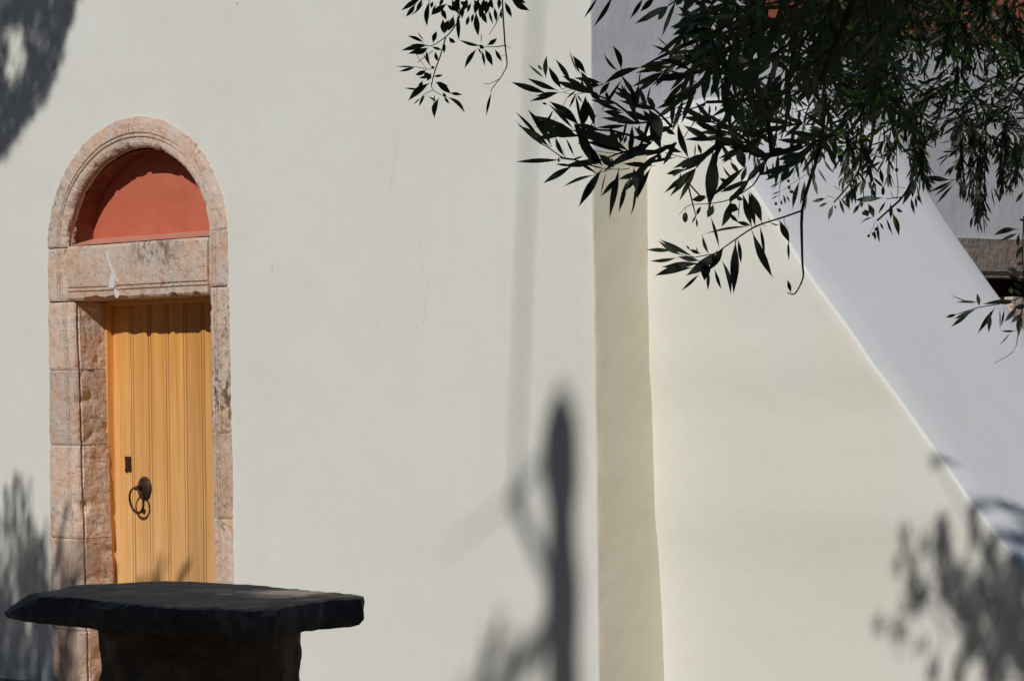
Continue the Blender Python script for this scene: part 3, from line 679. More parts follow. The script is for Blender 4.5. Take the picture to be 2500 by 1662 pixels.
class Tree:
    def __init__(s, root, lset, fmat, limit=300):
        s.root = root; s.o = root.location.copy(); s.ls = lset; s.fm = fmat; s.n = 0; s.bulk = []; s.limit = limit
    def leaf(s, base, tip, wid, side=None, key='s', single=True):
        base = Vector(base); tip = Vector(tip)
        if not single or s.n >= s.limit:
            if side is None and single:
                X = tip - base; side = (base - CAM).cross(X).normalized() + Vector((rng.gauss(0, .2), rng.gauss(0, .2), rng.gauss(0, .2)))
            s.bulk.append((base, tip, wid, side)); return
        X = tip - base
        if side is None:
            side = (base - CAM).cross(X)
        Y = (side - X * (side.dot(X) / X.length_squared)).normalized()
        Zv = X.cross(Y).normalized()
        a = rng.uniform(-0.45, 0.45); Y2 = Y * math.cos(a) + Zv * math.sin(a); Z2 = X.cross(Y2).normalized()
        if rng.random() < 0.5: Y2, Z2 = -Y2, -Z2; key = {'s': 's', 'l': 'r', 'r': 'l'}[key]
        o = bpy.data.objects.new('leaf', s.ls[key][rng.randrange(3)]); COL.objects.link(o); o.parent = s.root
        mm = Matrix.Identity(4); Zs = Z2 * X.length
        for i in range(3): mm[i][0] = X[i]; mm[i][1] = Y2[i] * wid; mm[i][2] = Zs[i]; mm[i][3] = base[i] - s.o[i]
        o.matrix_local = mm; s.n += 1
    def branch(s, pts, rad, name='branch', m=None, sides=6, sm=3, rough=0.25):
        P = smooth_line(pts, sm)
        if isinstance(rad, (list, tuple)) and len(rad) != len(P):
            if len(rad) == 2: rad = [lerp(rad[0], rad[1], i / (len(P) - 1)) for i in range(len(P))]
            else:
                rr = []
                for i in range(len(P)):
                    f_ = i / (len(P) - 1) * (len(rad) - 1); k = min(int(f_), len(rad) - 2); rr.append(lerp(rad[k], rad[k + 1], f_ - k))
                rad = rr
        me = tube([p - s.o for p in P], rad, name, sides, rough)
        return obj(name, me, m or M_twig, s.root)
    def flush(s, name='foliage'):
        if not s.bulk: return
        n = len(s.bulk)
        B = np.array([tuple(b[0] - s.o) for b in s.bulk]); T = np.array([tuple(b[1] - s.o) for b in s.bulk]); W = np.array([b[2] for b in s.bulk])[:, None]
        X = T - B
        R = np.random.RandomState(3).normal(size=(n, 3))
        for i, b in enumerate(s.bulk):
            if b[3] is not None: R[i] = b[3]
        Y = R - X * ((R * X).sum(1) / (X * X).sum(1))[:, None]; Y /= np.linalg.norm(Y, axis=1)[:, None] + 1e-9
        Zn = np.cross(X, Y); Zn /= np.linalg.norm(Zn, axis=1)[:, None] + 1e-9
        L = np.linalg.norm(X, axis=1)[:, None]
        vs = np.stack([B, B + X * .3 + Y * W * .42 + Zn * L * .03, B + X * .3 - Y * W * .42 + Zn * L * .03, B + X * .66 + Y * W * .45 + Zn * L * .03, B + X * .66 - Y * W * .45 + Zn * L * .03, T], 1).reshape(-1, 3)
        base = (np.arange(n) * 6)[:, None]
        tri = np.array([[0, 2, 1], [3, 4, 5]]); quad = np.array([[1, 2, 4, 3]])
        loops = np.concatenate([(base + tri[0]), (base + quad[0]), (base + tri[1])], 1).ravel()
        me = bpy.data.meshes.new(name); me.vertices.add(n * 6); me.vertices.foreach_set('co', vs.ravel())
        me.loops.add(n * 10); me.loops.foreach_set('vertex_index', loops.astype(np.int32))
        me.polygons.add(n * 3)
        st = (np.arange(n) * 10)[:, None] + np.array([0, 3, 7]); me.polygons.foreach_set('loop_start', st.ravel().astype(np.int32))
        me.polygons.foreach_set('loop_total', np.tile([3, 4, 3], n).astype(np.int32)); me.update(calc_edges=True)
        obj(name, me, s.fm, s.root, kind='stuff')
def spray(tr, p0, p1, L, W, gap, ang=42, droop=0.25, single=True, rad=(0.0022, 0.0010), jit=0.35, twig=True, r=rng):
    p0 = Vector(p0); p1 = Vector(p1); ax = (p1 - p0); n = max(2, int(ax.length / gap)); a = ax.normalized()
    s1 = a.cross(Vector((r.gauss(0, 1), r.gauss(0, 1), r.gauss(0, 1)))).normalized(); s2 = a.cross(s1)
    bow = Vector((0, 0, 1)) * ax.length * 0.08
    for i in range(n + 1):
        t = i / n; p = p0 + ax * t + bow * math.sin(math.pi * t)
        sd = s1 if i % 2 else s2
        for sg in (-1, 1):
            if r.random() < 0.12: continue
            q = math.radians(ang) * (1 + r.uniform(-jit, jit)) * (1 - 0.45 * t)
            d = a * math.cos(q) + (sd * sg + Vector((r.gauss(0, .25), r.gauss(0, .25), r.gauss(0, .25)))).normalized() * math.sin(q)
            d.z -= droop * r.uniform(0, 1); d.normalize(); l = L * r.uniform(0.65, 1.15)
            tr.leaf(p, p + d * l, W * r.uniform(0.75, 1.15), side=None if single else a.cross(d) + Vector((r.gauss(0, .4), r.gauss(0, .4), r.gauss(0, .4))), key=r.choice('sslr'), single=single)
    l = L * 1.0; tr.leaf(p1, p1 + (a + Vector((0, 0, -droop * 0.5))).normalized() * l, W, single=single, side=None if single else s1)
    if twig: tr.branch([p0, p0 + ax * 0.5 + bow, p1], rad, 'twig', sides=5, sm=3, rough=0.1)
def clump(tr, c, rad, n, L=0.075, W=0.02, seed=0, gaps=()):
    r = random.Random(seed); c = Vector(c)
    k = 0
    while k < n:
        v = Vector((r.uniform(-1, 1), r.uniform(-1, 1), r.uniform(-1, 1)))
        if v.length > 1: continue
        p = c + Vector((v.x * rad[0], v.y * rad[1], v.z * rad[2]))
        if gaps:
            q_ = p - SV * ((p.z - 0.88) / SV.z)
            if any(((q_ - g[0]).dot(RGT) / g[1]) ** 2 + ((q_ - g[0]).dot(_f0) / g[2]) ** 2 < 1 for g in gaps): k += 1; continue
        if noise.noise(p * 1.7) < -0.22: k += 0.3; continue
        d = Vector((r.gauss(0, 1), r.gauss(0, 1), r.gauss(0, 1) - 0.4)).normalized()
        for q in range(7):
            b = p + Vector((r.gauss(0, .05), r.gauss(0, .05), r.gauss(0, .05)))
            e = (d + Vector((r.gauss(0, .6), r.gauss(0, .6), r.gauss(0, .6)))).normalized()
            tr.bulk.append((b, b + e * L * r.uniform(.7, 1.2), W, None)); k += 1
def inpoly(x, y, P):
    c = False
    for i in range(len(P)):
        x1, y1 = P[i]; x2, y2 = P[i - 1]
        if (y1 > y) != (y2 > y) and x < (x2 - x1) * (y - y1) / (y2 - y1) + x1: c = not c
    return c
def traced(tr, ox, oy, scale, d, data, dj=0.03, wscale=1.0):
    for it in data:
        x0, y0, x1, y1, w_ = it[:5]; key = it[5] if len(it) > 5 else 's'
        dd = d + rng.uniform(-dj, dj)
        L = math.hypot(x1 - x0, y1 - y0) / scale / FPX * d
        b = deep(ox + x0 / scale, oy + y0 / scale, dd); t = deep(ox + x1 / scale, oy + y1 / scale, dd + rng.uniform(-0.3, 0.3) * L)
        tr.leaf(b, t, w_ / scale / FPX * d * wscale * 0.88, key=key)
def twigs(tr, ox, oy, scale, d, data):
    for pts, w0, w1 in data:
        k = 0.5 / scale / FPX * d
        tr.branch([deep(ox + x / scale, oy + y / scale, d + 0.01 * math.sin(i)) for i, (x, y) in enumerate(pts)], (w0 * k, w1 * k), 'twig', sides=6)
def fruit(tr, ox, oy, scale, d, data):
    for x, y, w_, h_ in data:
        c = deep(ox + x / scale, oy + y / scale, d); k = 0.5 / scale / FPX * d; rw, rh = w_ * k, h_ * k
        pts = [c - tr.o + UPV * (rh * z) for z in (1, .85, .5, 0, -.5, -.85, -1)]
        obj('olive_fruit', tube(pts, [rw * q for q in (.08, .5, .88, 1, .86, .5, .08)], 'olive_fruit', 10), M_olive, tr.root)

# ---- the near olive tree: dark twigs reaching in from the top
near = Tree(thing('olive_tree', 'near olive tree whose dark shaded twigs of long leaves hang across the buttress', 'olive tree', (9.0, -5.6, 0)), leaf_set(M_leaf), M_foliage, 300)
DB, DA = 4.6, 6.5
near.limit = 293
B1 = [(500, 400, 270, 200, 50), (520, 400, 530, 90, 85), (470, 300, 405, 215, 40), (735, 550, 550, 235, 105), (870, 490, 650, 140, 85), (960, 350, 840, 20, 20), (1070, 350, 880, 90, 95), (1000, 360, 900, 120, 40), (1300, 470, 900, 395, 80), (1040, 510, 1000, 420, 40),
 (690, 570, 255, 395, 110), (545, 610, 40, 450, 100), (700, 590, 375, 645, 65), (690, 600, 290, 715, 75), (1110, 560, 1270, 700, 110), (1160, 690, 1590, 860, 85), (1840, 245, 1310, 480, 110, 'l'), (1400, 440, 1245, 640, 90), (1550, 300, 1430, -50, 90, 'l'), (1515, 310, 1310, 60, 50, 'r'), (1580, 390, 1270, 860, 50),
 (1340, 570, 1390, 700, 60), (1670, 800, 1545, 460, 50), (1820, 280, 1785, 500, 25), (1720, 850, 1675, 470, 60), (1740, 850, 1790, 480, 100), (1910, 820, 1800, 510, 80), (1890, 760, 1960, 495, 30), (1580, 870, 1300, 850, 80), (1780, 1020, 1330, 870, 75), (1000, 1100, 1060, 640, 170),
 (1190, 1060, 1090, 700, 110), (980, 1000, 920, 620, 45), (1020, 740, 940, 620, 30), (930, 600, 830, 820, 45), (940, 560, 780, 690, 35), (980, 1050, 560, 710, 150), (900, 1100, 540, 740, 90), (540, 760, 465, 740, 40), (470, 1060, 620, 840, 50), (600, 1340, 265, 820, 110), (450, 1250, 95, 850, 50),
 (580, 1350, 135, 1040, 95), (600, 1380, 90, 960, 42, 'r'), (720, 1200, 415, 920, 110), (900, 1200, 540, 1130, 130), (780, 1480, 650, 1200, 70), (910, 1480, 790, 1210, 40), (900, 1150, 770, 1070, 50), (1640, 1040, 1190, 1075, 75), (1560, 1360, 1075, 1070, 130), (1640, 1430, 1050, 1270, 110),
 (1540, 1330, 1380, 1020, 80), (1560, 1310, 1640, 930, 40), (1540, 1300, 1530, 1150, 60), (1580, 1300, 1620, 1170, 50), (1700, 1420, 1700, 1040, 80), (1900, 1220, 1720, 1200, 90), (940, 1000, 1140, 1560, 160), (900, 1060, 1260, 1300, 120), (2000, 1250, 1490, 1568, 110), (1980, 1000, 1590, 840, 110), (2050, 1050, 1850, 830, 130),
 (1800, 1040, 1780, 1130, 40), (1000, 1200, 560, 1150, 120), (1150, 1350, 900, 1000, 130), (700, 1560, 690, 1480, 40), (700, 1200, 480, 1050, 90)]
traced(near, 1240, 120, 5.6, DB, B1, wscale=0.98)
twigs(near, 1240, 120, 5.6, DB, [([(3200, -420), (2260, 40), (2016, 150), (1830, 260)], 40, 20), ([(1100, 560), (980, 510), (920, 475), (860, 485), (740, 560)], 12, 9), ([(980, 515), (760, 590), (700, 590)], 9, 7), ([(1200, 600), (1090, 590), (920, 620), (760, 600)], 12, 8), ([(1620, 1440), (1380, 1420), (1180, 1390)], 12, 8),
 ([(1300, 480), (1240, 500), (1090, 560)], 16, 12), ([(1200, 900), (1080, 1180), (960, 1300)], 18, 14), ([(610, 850), (480, 1060)], 16, 16), ([(660, 940), (600, 990)], 8, 4), ([(800, 690), (740, 790)], 8, 8), ([(1500, 1000), (1700, 1020), (1900, 1000)], 20, 30), ([(1930, 1000), (1820, 1300), (1650, 1440)], 60, 14)])
B2 = [(870, 400, 115, 430, 80), (1040, 490, 560, 775, 115), (1060, 500, 750, 465, 50), (1000, 390, 800, 360, 40), (1220, 330, 1000, 400, 45), (1080, 400, 1430, 620, 75), (1400, 640, 880, 830, 60, 'l'), (1510, 530, 1130, 1155, 170), (1580, 570, 1480, 1000, 28), (1790, 650, 1490, 980, 90), (1780, 520, 1620, 1355, 150),
 (1900, 700, 1770, 1240, 80), (1980, 640, 1870, 880, 60), (2010, 520, 2060, 930, 140), (2050, 900, 1960, 1300, 50), (2300, 500, 2060, 1040, 90), (2190, 520, 2060, 980, 60), (1280, 330, 1340, 490, 70), (1450, 300, 1700, 520, 150), (1180, 150, 1480, 470, 150), (1240, 100, 1520, 500, 110), (1690, 490, 1640, 350, 35),
 (2150, 230, 1640, 510, 130), (1940, 300, 1980, -20, 90), (2359, 490, 1830, 460, 95), (2100, 60, 2020, 20, 60)]
traced(near, 1240, 330, 6.553, DB, B2, wscale=1.0)
twigs(near, 1240, 330, 6.553, DB, [([(1350, 500), (1500, 530), (1800, 550), (1950, 530)], 12, 14), ([(930, 380), (1080, 400), (1300, 480), (1480, 520)], 34, 22), ([(500, 130), (600, 170), (700, 240), (900, 380)], 14, 22), ([(1400, 620), (1540, 580), (1700, 540)], 12, 10), ([(920, 350), (880, 230)], 8, 6)])
C1 = [(820, 200, 620, 250, 65), (740, 330, 680, 450, 50), (690, 430, 620, 560, 25), (680, 480, 690, 610, 30), (900, 310, 820, 480, 100), (1130, 250, 1000, 600, 110), (1100, 300, 1220, 380, 130), (1150, 180, 1100, 270, 60), (1180, 210, 1280, 250, 60), (1100, 420, 1220, 540, 60), (1380, 580, 1190, 530, 60), (1360, 590, 770, 690, 50),
 (755, 690, 840, 940, 42), (860, 460, 975, 880, 55), (1390, 600, 1270, 170, 115), (1440, 610, 1350, 130, 90), (1520, 550, 1370, 150, 115), (1235, 240, 1215, 520, 18), (1740, 510, 1870, 800, 125), (1850, 760, 1860, 1030, 35), (1630, 540, 1740, 580, 25), (1490, 580, 1550, 990, 60), (1390, 650, 1655, 1245, 110), (1210, 740, 1250, 1070, 55),
 (1180, 770, 1155, 1455, 125), (1000, 1010, 1120, 1465, 60, 'r'), (910, 1120, 1000, 1395, 45), (840, 1150, 830, 1410, 60), (720, 1190, 480, 1415, 55), (770, 1000, 780, 1285, 150), (950, 900, 545, 1220, 150), (1030, 860, 830, 1160, 110), (730, 1060, 230, 1110, 95), (640, 1120, 150, 1220, 95), (440, 985, 85, 1030, 48, 'r'),
 (730, 1030, 440, 975, 70), (500, 960, 190, 770, 65), (380, 900, 40, 885, 58), (650, 980, 215, 755, 65), (740, 940, 590, 880, 50), (600, 890, 550, 830, 25), (700, 920, 680, 850, 20), (1890, 1440, 1845, 1270, 55), (800, 1040, 640, 1130, 90)]
traced(near, 1570, 440, 5.227, DB - 0.05, C1, wscale=1.08)
twigs(near, 1570, 440, 5.227, DB - 0.05, [([(2330, -1100), (2275, -500), (2180, -150), (2130, 0), (2030, 390), (2030, 900), (2035, 1080), (2040, 1250), (1940, 1445), (1845, 1435)], 60, 14), ([(2020, 390), (1810, 465), (1510, 560), (1380, 620), (1200, 740), (1030, 860), (930, 930), (760, 965), (660, 985)], 26, 12),
 ([(1600, -300), (1450, 0), (1340, 110), (1100, 250), (840, 300), (640, 310), (540, 350), (460, 440)], 22, 6), ([(545, 350), (540, 420)], 6, 6), ([(570, 40), (640, 330), (670, 450)], 24, 14), ([(1800, 470), (1805, 560), (1850, 600)], 8, 6), ([(660, 985), (480, 950), (380, 900)], 10, 6), ([(1200, 740), (1185, 790)], 7, 5), ([(1600, 490), (1650, 570)], 7, 5), ([(1500, 560), (1580, 590)], 7, 4), ([(1380, 610), (1390, 660)], 7, 6)])
fruit(near, 1570, 440, 5.227, DB - 0.05, [(537, 475, 72, 128)])
fruit(near, 1240, 120, 5.6, DB, [(1180, 490, 115, 66)])
C4 = [(250, -60, 30, 275, 45), (470, -80, 165, 410, 80), (910, -30, 710, 285, 75), (1080, -40, 860, 180, 95), (1740, -10, 1390, 30, 22), (1800, 40, 1650, 70, 32), (1300, 720, 1100, 535, 20), (1450, 840, 1025, 660, 65), (1540, 780, 1450, 385, 50), (1640, 1070, 1130, 880, 95, 'l'), (1680, 1080, 1055, 1190, 120), (1600, 1070, 1140, 1105, 42),
 (1570, 1150, 1180, 1568, 80), (1470, 1330, 1310, 1350, 30), (1700, 1220, 1490, 1320, 40), (1690, 1230, 1590, 1490, 50), (2000, 240, 1440, 350, 85), (1750, 240, 1380, 215, 42), (1650, 270, 1440, 290, 30), (1900, 420, 1540, 510, 95), (1640, 440, 1700, 350, 50), (1900, 560, 1740, 770, 115), (1880, 700, 1840, 900, 80), (1800, 1000, 1480, 770, 95), (1820, 900, 1660, 800, 90)]
traced(near, 1420, 0, 6.03, DB + 0.05, C4, wscale=1.08)
twigs(near, 1420, 0, 6.03, DB + 0.05, [([(2700, 300), (1900, 540), (1540, 650), (1340, 750), (1240, 790), (880, 990)], 44, 26), ([(1900, 560), (1700, 660), (1480, 740)], 18, 8), ([(1900, 900), (1700, 830), (1620, 620)], 24, 14), ([(1700, 820), (1600, 880)], 8, 8), ([(1650, 1070), (1800, 1030), (2300, 900)], 14, 30), ([(400, -300), (460, -30)], 14, 8), ([(1000, -300), (910, -30)], 14, 8)])
C5 = [(600, -60, 330, 130, 85), (740, 50, 480, 195, 50), (1040, 80, 1020, 290, 50), (1130, 100, 1125, 205, 35), (130, 150, 330, 620, 210), (360, 420, 540, 540, 90), (740, 900, 570, 360, 140), (1100, 650, 650, 400, 120), (1170, 480, 820, 350, 115), (1020, 350, 1240, 290, 48, 'l'), (1480, 640, 1290, 380, 115), (1150, 620, 660, 610, 90),
 (860, 660, 925, 840, 62), (830, 660, 815, 880, 26), (350, 680, 640, 800, 90), (550, 870, 0, 1000, 95), (1080, 780, 640, 1080, 125), (700, 1040, 395, 1115, 95), (600, 1090, 490, 1155, 50), (610, 1090, 580, 1325, 62), (1090, 750, 1030, 1610, 245), (1180, 1170, 1330, 1260, 75), (1150, 1310, 1300, 1330, 48), (1400, 1200, 1230, 990, 48, 'r'),
 (1500, 1130, 1340, 930, 75), (1580, 1000, 1080, 1450, 115), (1440, 700, 1560, 1040, 175), (1590, 1000, 1500, 1240, 95), (1000, 1460, 780, 1500, 85), (1720, 900, 1680, 1170, 62), (1870, 960, 1925, 1210, 58), (1970, 930, 1960, 1110, 38), (1680, 540, 1640, 300, 52), (1660, 600, 1870, 410, 75), (1430, 790, 1200, 930, 62), (1430, 790, 1220, 960, 52),
 (1300, 700, 1700, 800, 120), (1600, 700, 1900, 830, 120), (1900, 780, 2200, 780, 110), (1150, 420, 1190, 800, 130), (160, 300, 330, 760, 190), (60, 600, 330, 560, 120)]
traced(near, 1560, 240, 6.03, DB, C5, wscale=0.95)
twigs(near, 1560, 240, 6.03, DB, [([(1000, 60), (800, 150), (600, 210), (430, 290), (250, 330)], 24, 10), ([(960, 100), (700, 180), (640, 230), (430, 430)], 24, 14), ([(1000, 40), (930, 160), (780, 400), (660, 580)], 22, 12), ([(2400, 700), (2100, 800), (1750, 840), (1500, 690), (1200, 680), (1000, 800), (840, 910), (640, 1020)], 100, 40), ([(380, 800), (640, 870), (840, 910)], 10, 14),
 ([(1280, -300), (1300, 200), (1180, 450), (1130, 760)], 60, 60), ([(1150, 760), (1040, 1568), (1020, 1640)], 60, 20), ([(640, 1130), (730, 1250), (900, 1440)], 22, 26), ([(1860, -200), (1900, 300), (1950, 800)], 70, 60), ([(1680, -200), (1690, 300), (1650, 620)], 26, 12), ([(2050, -300), (1700, 0), (1000, 60)], 60, 50)])
A1 = [(440, -60, 150, 140, 70), (430, -20, 340, 155, 50), (340, 50, 210, 220, 60), (520, 0, 485, 345, 65), (450, 20, 275, 205, 22, 'r'), (560, 20, 540, 110, 50), (740, 50, 530, 200, 80),
 (600, 50, 540, 200, 30), (670, 100, 735, 260, 70), (690, 240, 705, 440, 75), (740, 60, 830, 150, 50), (800, -10, 900, 190, 75), (880, 150, 890, 520, 55), (760, 250, 720, 430, 80), (820, 200, 750, 400, 90),
 (1020, 200, 985, 335, 50), (1110, 150, 1140, 470, 80), (1080, 170, 1055, 300, 40), (1180, 120, 1250, 305, 70), (1270, 130, 1330, 325, 45), (1340, 90, 1370, 285, 50), (1430, 120, 1440, 250, 40), (1475, 20, 1570, 230, 60),
 (1550, -20, 1795, 140, 90), (1560, -20, 1750, 45, 70), (1210, -20, 1200, 160, 80), (1000, -20, 940, 150, 80), (1140, -20, 1090, 180, 80), (860, -30, 870, 150, 90), (1290, -30, 1330, 120, 60), (700, -20, 640, 80, 50),
 (950, 60, 930, 250, 60), (1050, 40, 1000, 170, 50), (1400, -30, 1400, 130, 60), (1240, 0, 1230, 200, 80), (1180, 40, 1160, 240, 70), (920, -20, 780, 110, 70), (1330, 0, 1220, 120, 70), (1080, 0, 1180, 130, 80), (900, 20, 1010, 110, 70),
 (450, 550, 235, 460, 45), (455, 530, 360, 405, 12), (560, 555, 610, 400, 65), (760, 480, 850, 550, 60), (480, 590, 150, 650, 70), (500, 580, 265, 570, 40), (480, 610, 240, 690, 60), (540, 600, 680, 645, 40), (470, 640, 515, 800, 35),
 (430, 680, 545, 870, 30), (700, 530, 705, 690, 50), (590, 660, 630, 790, 50), (500, 610, 330, 700, 60), (1180, 590, 890, 510, 52), (1120, 625, 960, 880, 60), (1130, 610, 1175, 700, 25), (1180, 640, 1222, 855, 45), (1220, 630, 1325, 850, 85),
 (1350, 630, 1440, 790, 50), (1250, 580, 1380, 490, 60), (1175, 560, 1178, 420, 12), (1150, 570, 1220, 620, 60), (340, 855, 70, 850, 24), (340, 855, 125, 915, 40), (480, 895, 330, 960, 60), (540, 960, 370, 1000, 45), (560, 890, 555, 840, 50),
 (440, 920, 520, 1000, 70), (530, 930, 480, 1040, 60), (560, 980, 690, 960, 35), (430, 1030, 380, 1160, 60), (520, 1060, 240, 1290, 90), (410, 1150, 190, 1125, 25), (600, 1040, 755, 1100, 45), (590, 1050, 790, 1200, 80), (770, 1190, 935, 1210, 45),
 (690, 1180, 730, 1250, 40), (700, 1240, 770, 1330, 45), (740, 1240, 970, 1450, 55, 'r'), (640, 1250, 580, 1510, 75, 'l'), (500, 1230, 615, 1300, 25), (585, 1210, 565, 1330, 20), (450, 1190, 380, 1370, 30), (400, 1250, 300, 1340, 25), (460, 1210, 400, 1340, 25), (1308, 1170, 1240, 1485, 38)]
traced(near, 950, 0, 5.228, DA, A1, wscale=1.12)
twigs(near, 950, 0, 5.228, DA, [([(1440, -300), (1445, -30), (1455, 200), (1480, 580), (1505, 820), (1460, 930), (1410, 1010), (1310, 1140), (1308, 1175)], 24, 8), ([(1480, 580), (1380, 600), (1220, 600)], 14, 10), ([(1410, 1010), (1280, 1070), (1205, 1068)], 9, 6),
 ([(1440, 120), (1410, 200), (1350, 330), (1275, 445)], 14, 8), ([(900, -300), (880, 0), (900, 220), (760, 440), (560, 580), (480, 585)], 26, 10), ([(720, 480), (660, 700), (590, 890), (560, 1000), (540, 1100)], 20, 12), ([(1180, -300), (1150, -20), (1100, 170)], 22, 8), ([(560, 650), (360, 800)], 10, 8), ([(350, 700), (465, 870)], 8, 6),
 ([(340, 850), (400, 870), (540, 890)], 8, 8), ([(540, 1060), (560, 1150), (700, 1230)], 10, 8), ([(1480, 580), (1560, 620)], 8, 4), ([(560, -300), (500, 20)], 18, 8), ([(1435, 720), (1480, 712)], 6, 6), ([(560, 1150), (460, 1200)], 8, 8)])
# fill sprays of the near mass (pixel ends, depth)
nf = [(1790, -60, 1640, 15), (1820, -40, 1690, 80), (1860, 20, 1700, 50), (1900, -30, 1760, 120), (1820, 90, 1690, 175), (1880, 60, 1730, 210), (1800, 150, 1700, 240), (1960, -10, 1850, 140), (1920, 110, 1800, 240), (2010, 50, 1900, 200), (1960, 150, 1860, 260),
      (2060, -40, 1980, 130), (2030, 120, 1940, 240), (2110, -20, 2060, 150), (1750, 40, 1680, 160), (1780, -20, 1730, 110), (1850, -60, 1820, 90), (1930, -60, 1900, 60), (2000, -60, 2010, 70), (2100, 80, 2010, 200), (1700, -60, 1700, 60), (1880, 180, 1850, 290), (1740, 100, 1760, 230),
      (2160, -60, 2120, 80), (2220, -60, 2170, 60), (2150, 60, 2110, 200), (1960, 300, 1820, 350), (2040, 330, 1920, 400), (1860, 320, 1760, 330), (1800, 20, 1790, 160), (1860, 120, 1780, 180), (1900, 0, 1990, 110)]
for q in nf:
    d = DB + rng.uniform(-0.25, 0.7)
    spray(near, deep(q[0], q[1], d), deep(q[2] + rng.gauss(0, 25), q[3], d + rng.uniform(-.08, .08)), 0.055, 0.0085, 0.013, ang=55, droop=0.1, jit=0.6)
for q in [(1590, 350, 1400, 320), (1600, 370, 1470, 390), (1640, 310, 1560, 250), (1650, 350, 1570, 420), (1760, 350, 1700, 410), (1560, 300, 1450, 230), (1830, 350, 1740, 300), (1900, 370, 1830, 440)]:
    spray(near, deep(q[0], q[1], DB), deep(q[2], q[3], DB + rng.uniform(-.06, .06)), 0.055, 0.0085, 0.030, ang=40, droop=0.1, jit=0.6)
for k in range(165):
    x = rng.uniform(1690, 2240); y = rng.uniform(-80, 150) if x < 1850 else rng.uniform(-80, 250); d = rng.uniform(5.4, 8.0)
    if k > 125: x = rng.uniform(2150, 2540); y = rng.uniform(-80, 60)
    if noise.noise(Vector((x / 70, y / 60, 3))) < -0.12: continue
    if x < 2130 and 150 < y < 300 and rng.random() < 0.7: continue
    an = rng.gauss(0.5, 0.9); le = rng.uniform(50, 120)
    spray(near, deep(x, y, d), deep(x - math.sin(an) * le, y + math.cos(an) * le, d + rng.uniform(-.15, .15)), 0.050, 0.0082, 0.0135, ang=55, jit=0.6, single=False, droop=0.1, twig=(k % 3 == 0), rad=(0.003, 0.0015))
# trunk, limbs and the shading crown above
near.branch([(9.0, -5.6, -0.1), (9.05, -5.65, 0.8), (8.9, -5.75, 1.7), (8.75, -5.95, 2.6)], [0.26, 0.18, 0.15, 0.13], 'trunk', M_bark, 14, 4, 0.5)
near.branch([(8.75, -5.95, 2.5), deep(2900, -900, 4.5), deep(2300, -500, 4.65), deep(1900, -260, 4.65), deep(1650, -220, 4.7)], [0.11, 0.05, 0.03, 0.018, 0.01], 'limb', M_bark, 9)
near.branch([(8.75, -5.95, 2.5), (8.2, -5.9, 3.3), deep(1900, -900, 6.2), deep(1300, -400, 6.4), deep(1180, -57, 6.5)], [0.10, 0.06, 0.04, 0.02, 0.005], 'limb', M_bark, 9)
near.branch([(8.75, -5.95, 2.5), (8.5, -6.9, 3.5), (8.0, -8.0, 4.0), (7.2, -8.6, 4.3)], [0.12, 0.08, 0.05, 0.02], 'limb', M_bark, 9)
near.branch([deep(2300, -500, 4.65), deep(2190, -250, 4.6), deep(2003, 200, 4.58)], [0.012, 0.007, 0.005], 'branch', M_twig, 8)
clump(near, (7.9, -8.1, 4.0), (1.7, 1.5, 0.75), 24000, 0.085, 0.024, 1)
clump(near, (6.6, -7.4, 4.1), (1.5, 1.3, 0.7), 15000, 0.085, 0.024, 2)
clump(near, (9.3, -6.6, 4.2), (1.4, 1.4, 0.8), 9000, 0.085, 0.024, 3)
_ls, _n = near.ls, near.n
near.ls = leaf_set(M_sunlit_leaf); near.n = 0
traced(near, 1560, 0, 2.51, 5.2, [(2290, 390, 2140, 228, 40), (1915, 285, 2055, 412, 26), (2220, 375, 2268, 490, 30), (1930, 520, 2030, 560, 24), (1140, 410, 1150, 470, 24), (830, 20, 780, 60, 30), (2250, 860, 2310, 900, 24)], wscale=0.9)
near.ls = _ls
near.flush()

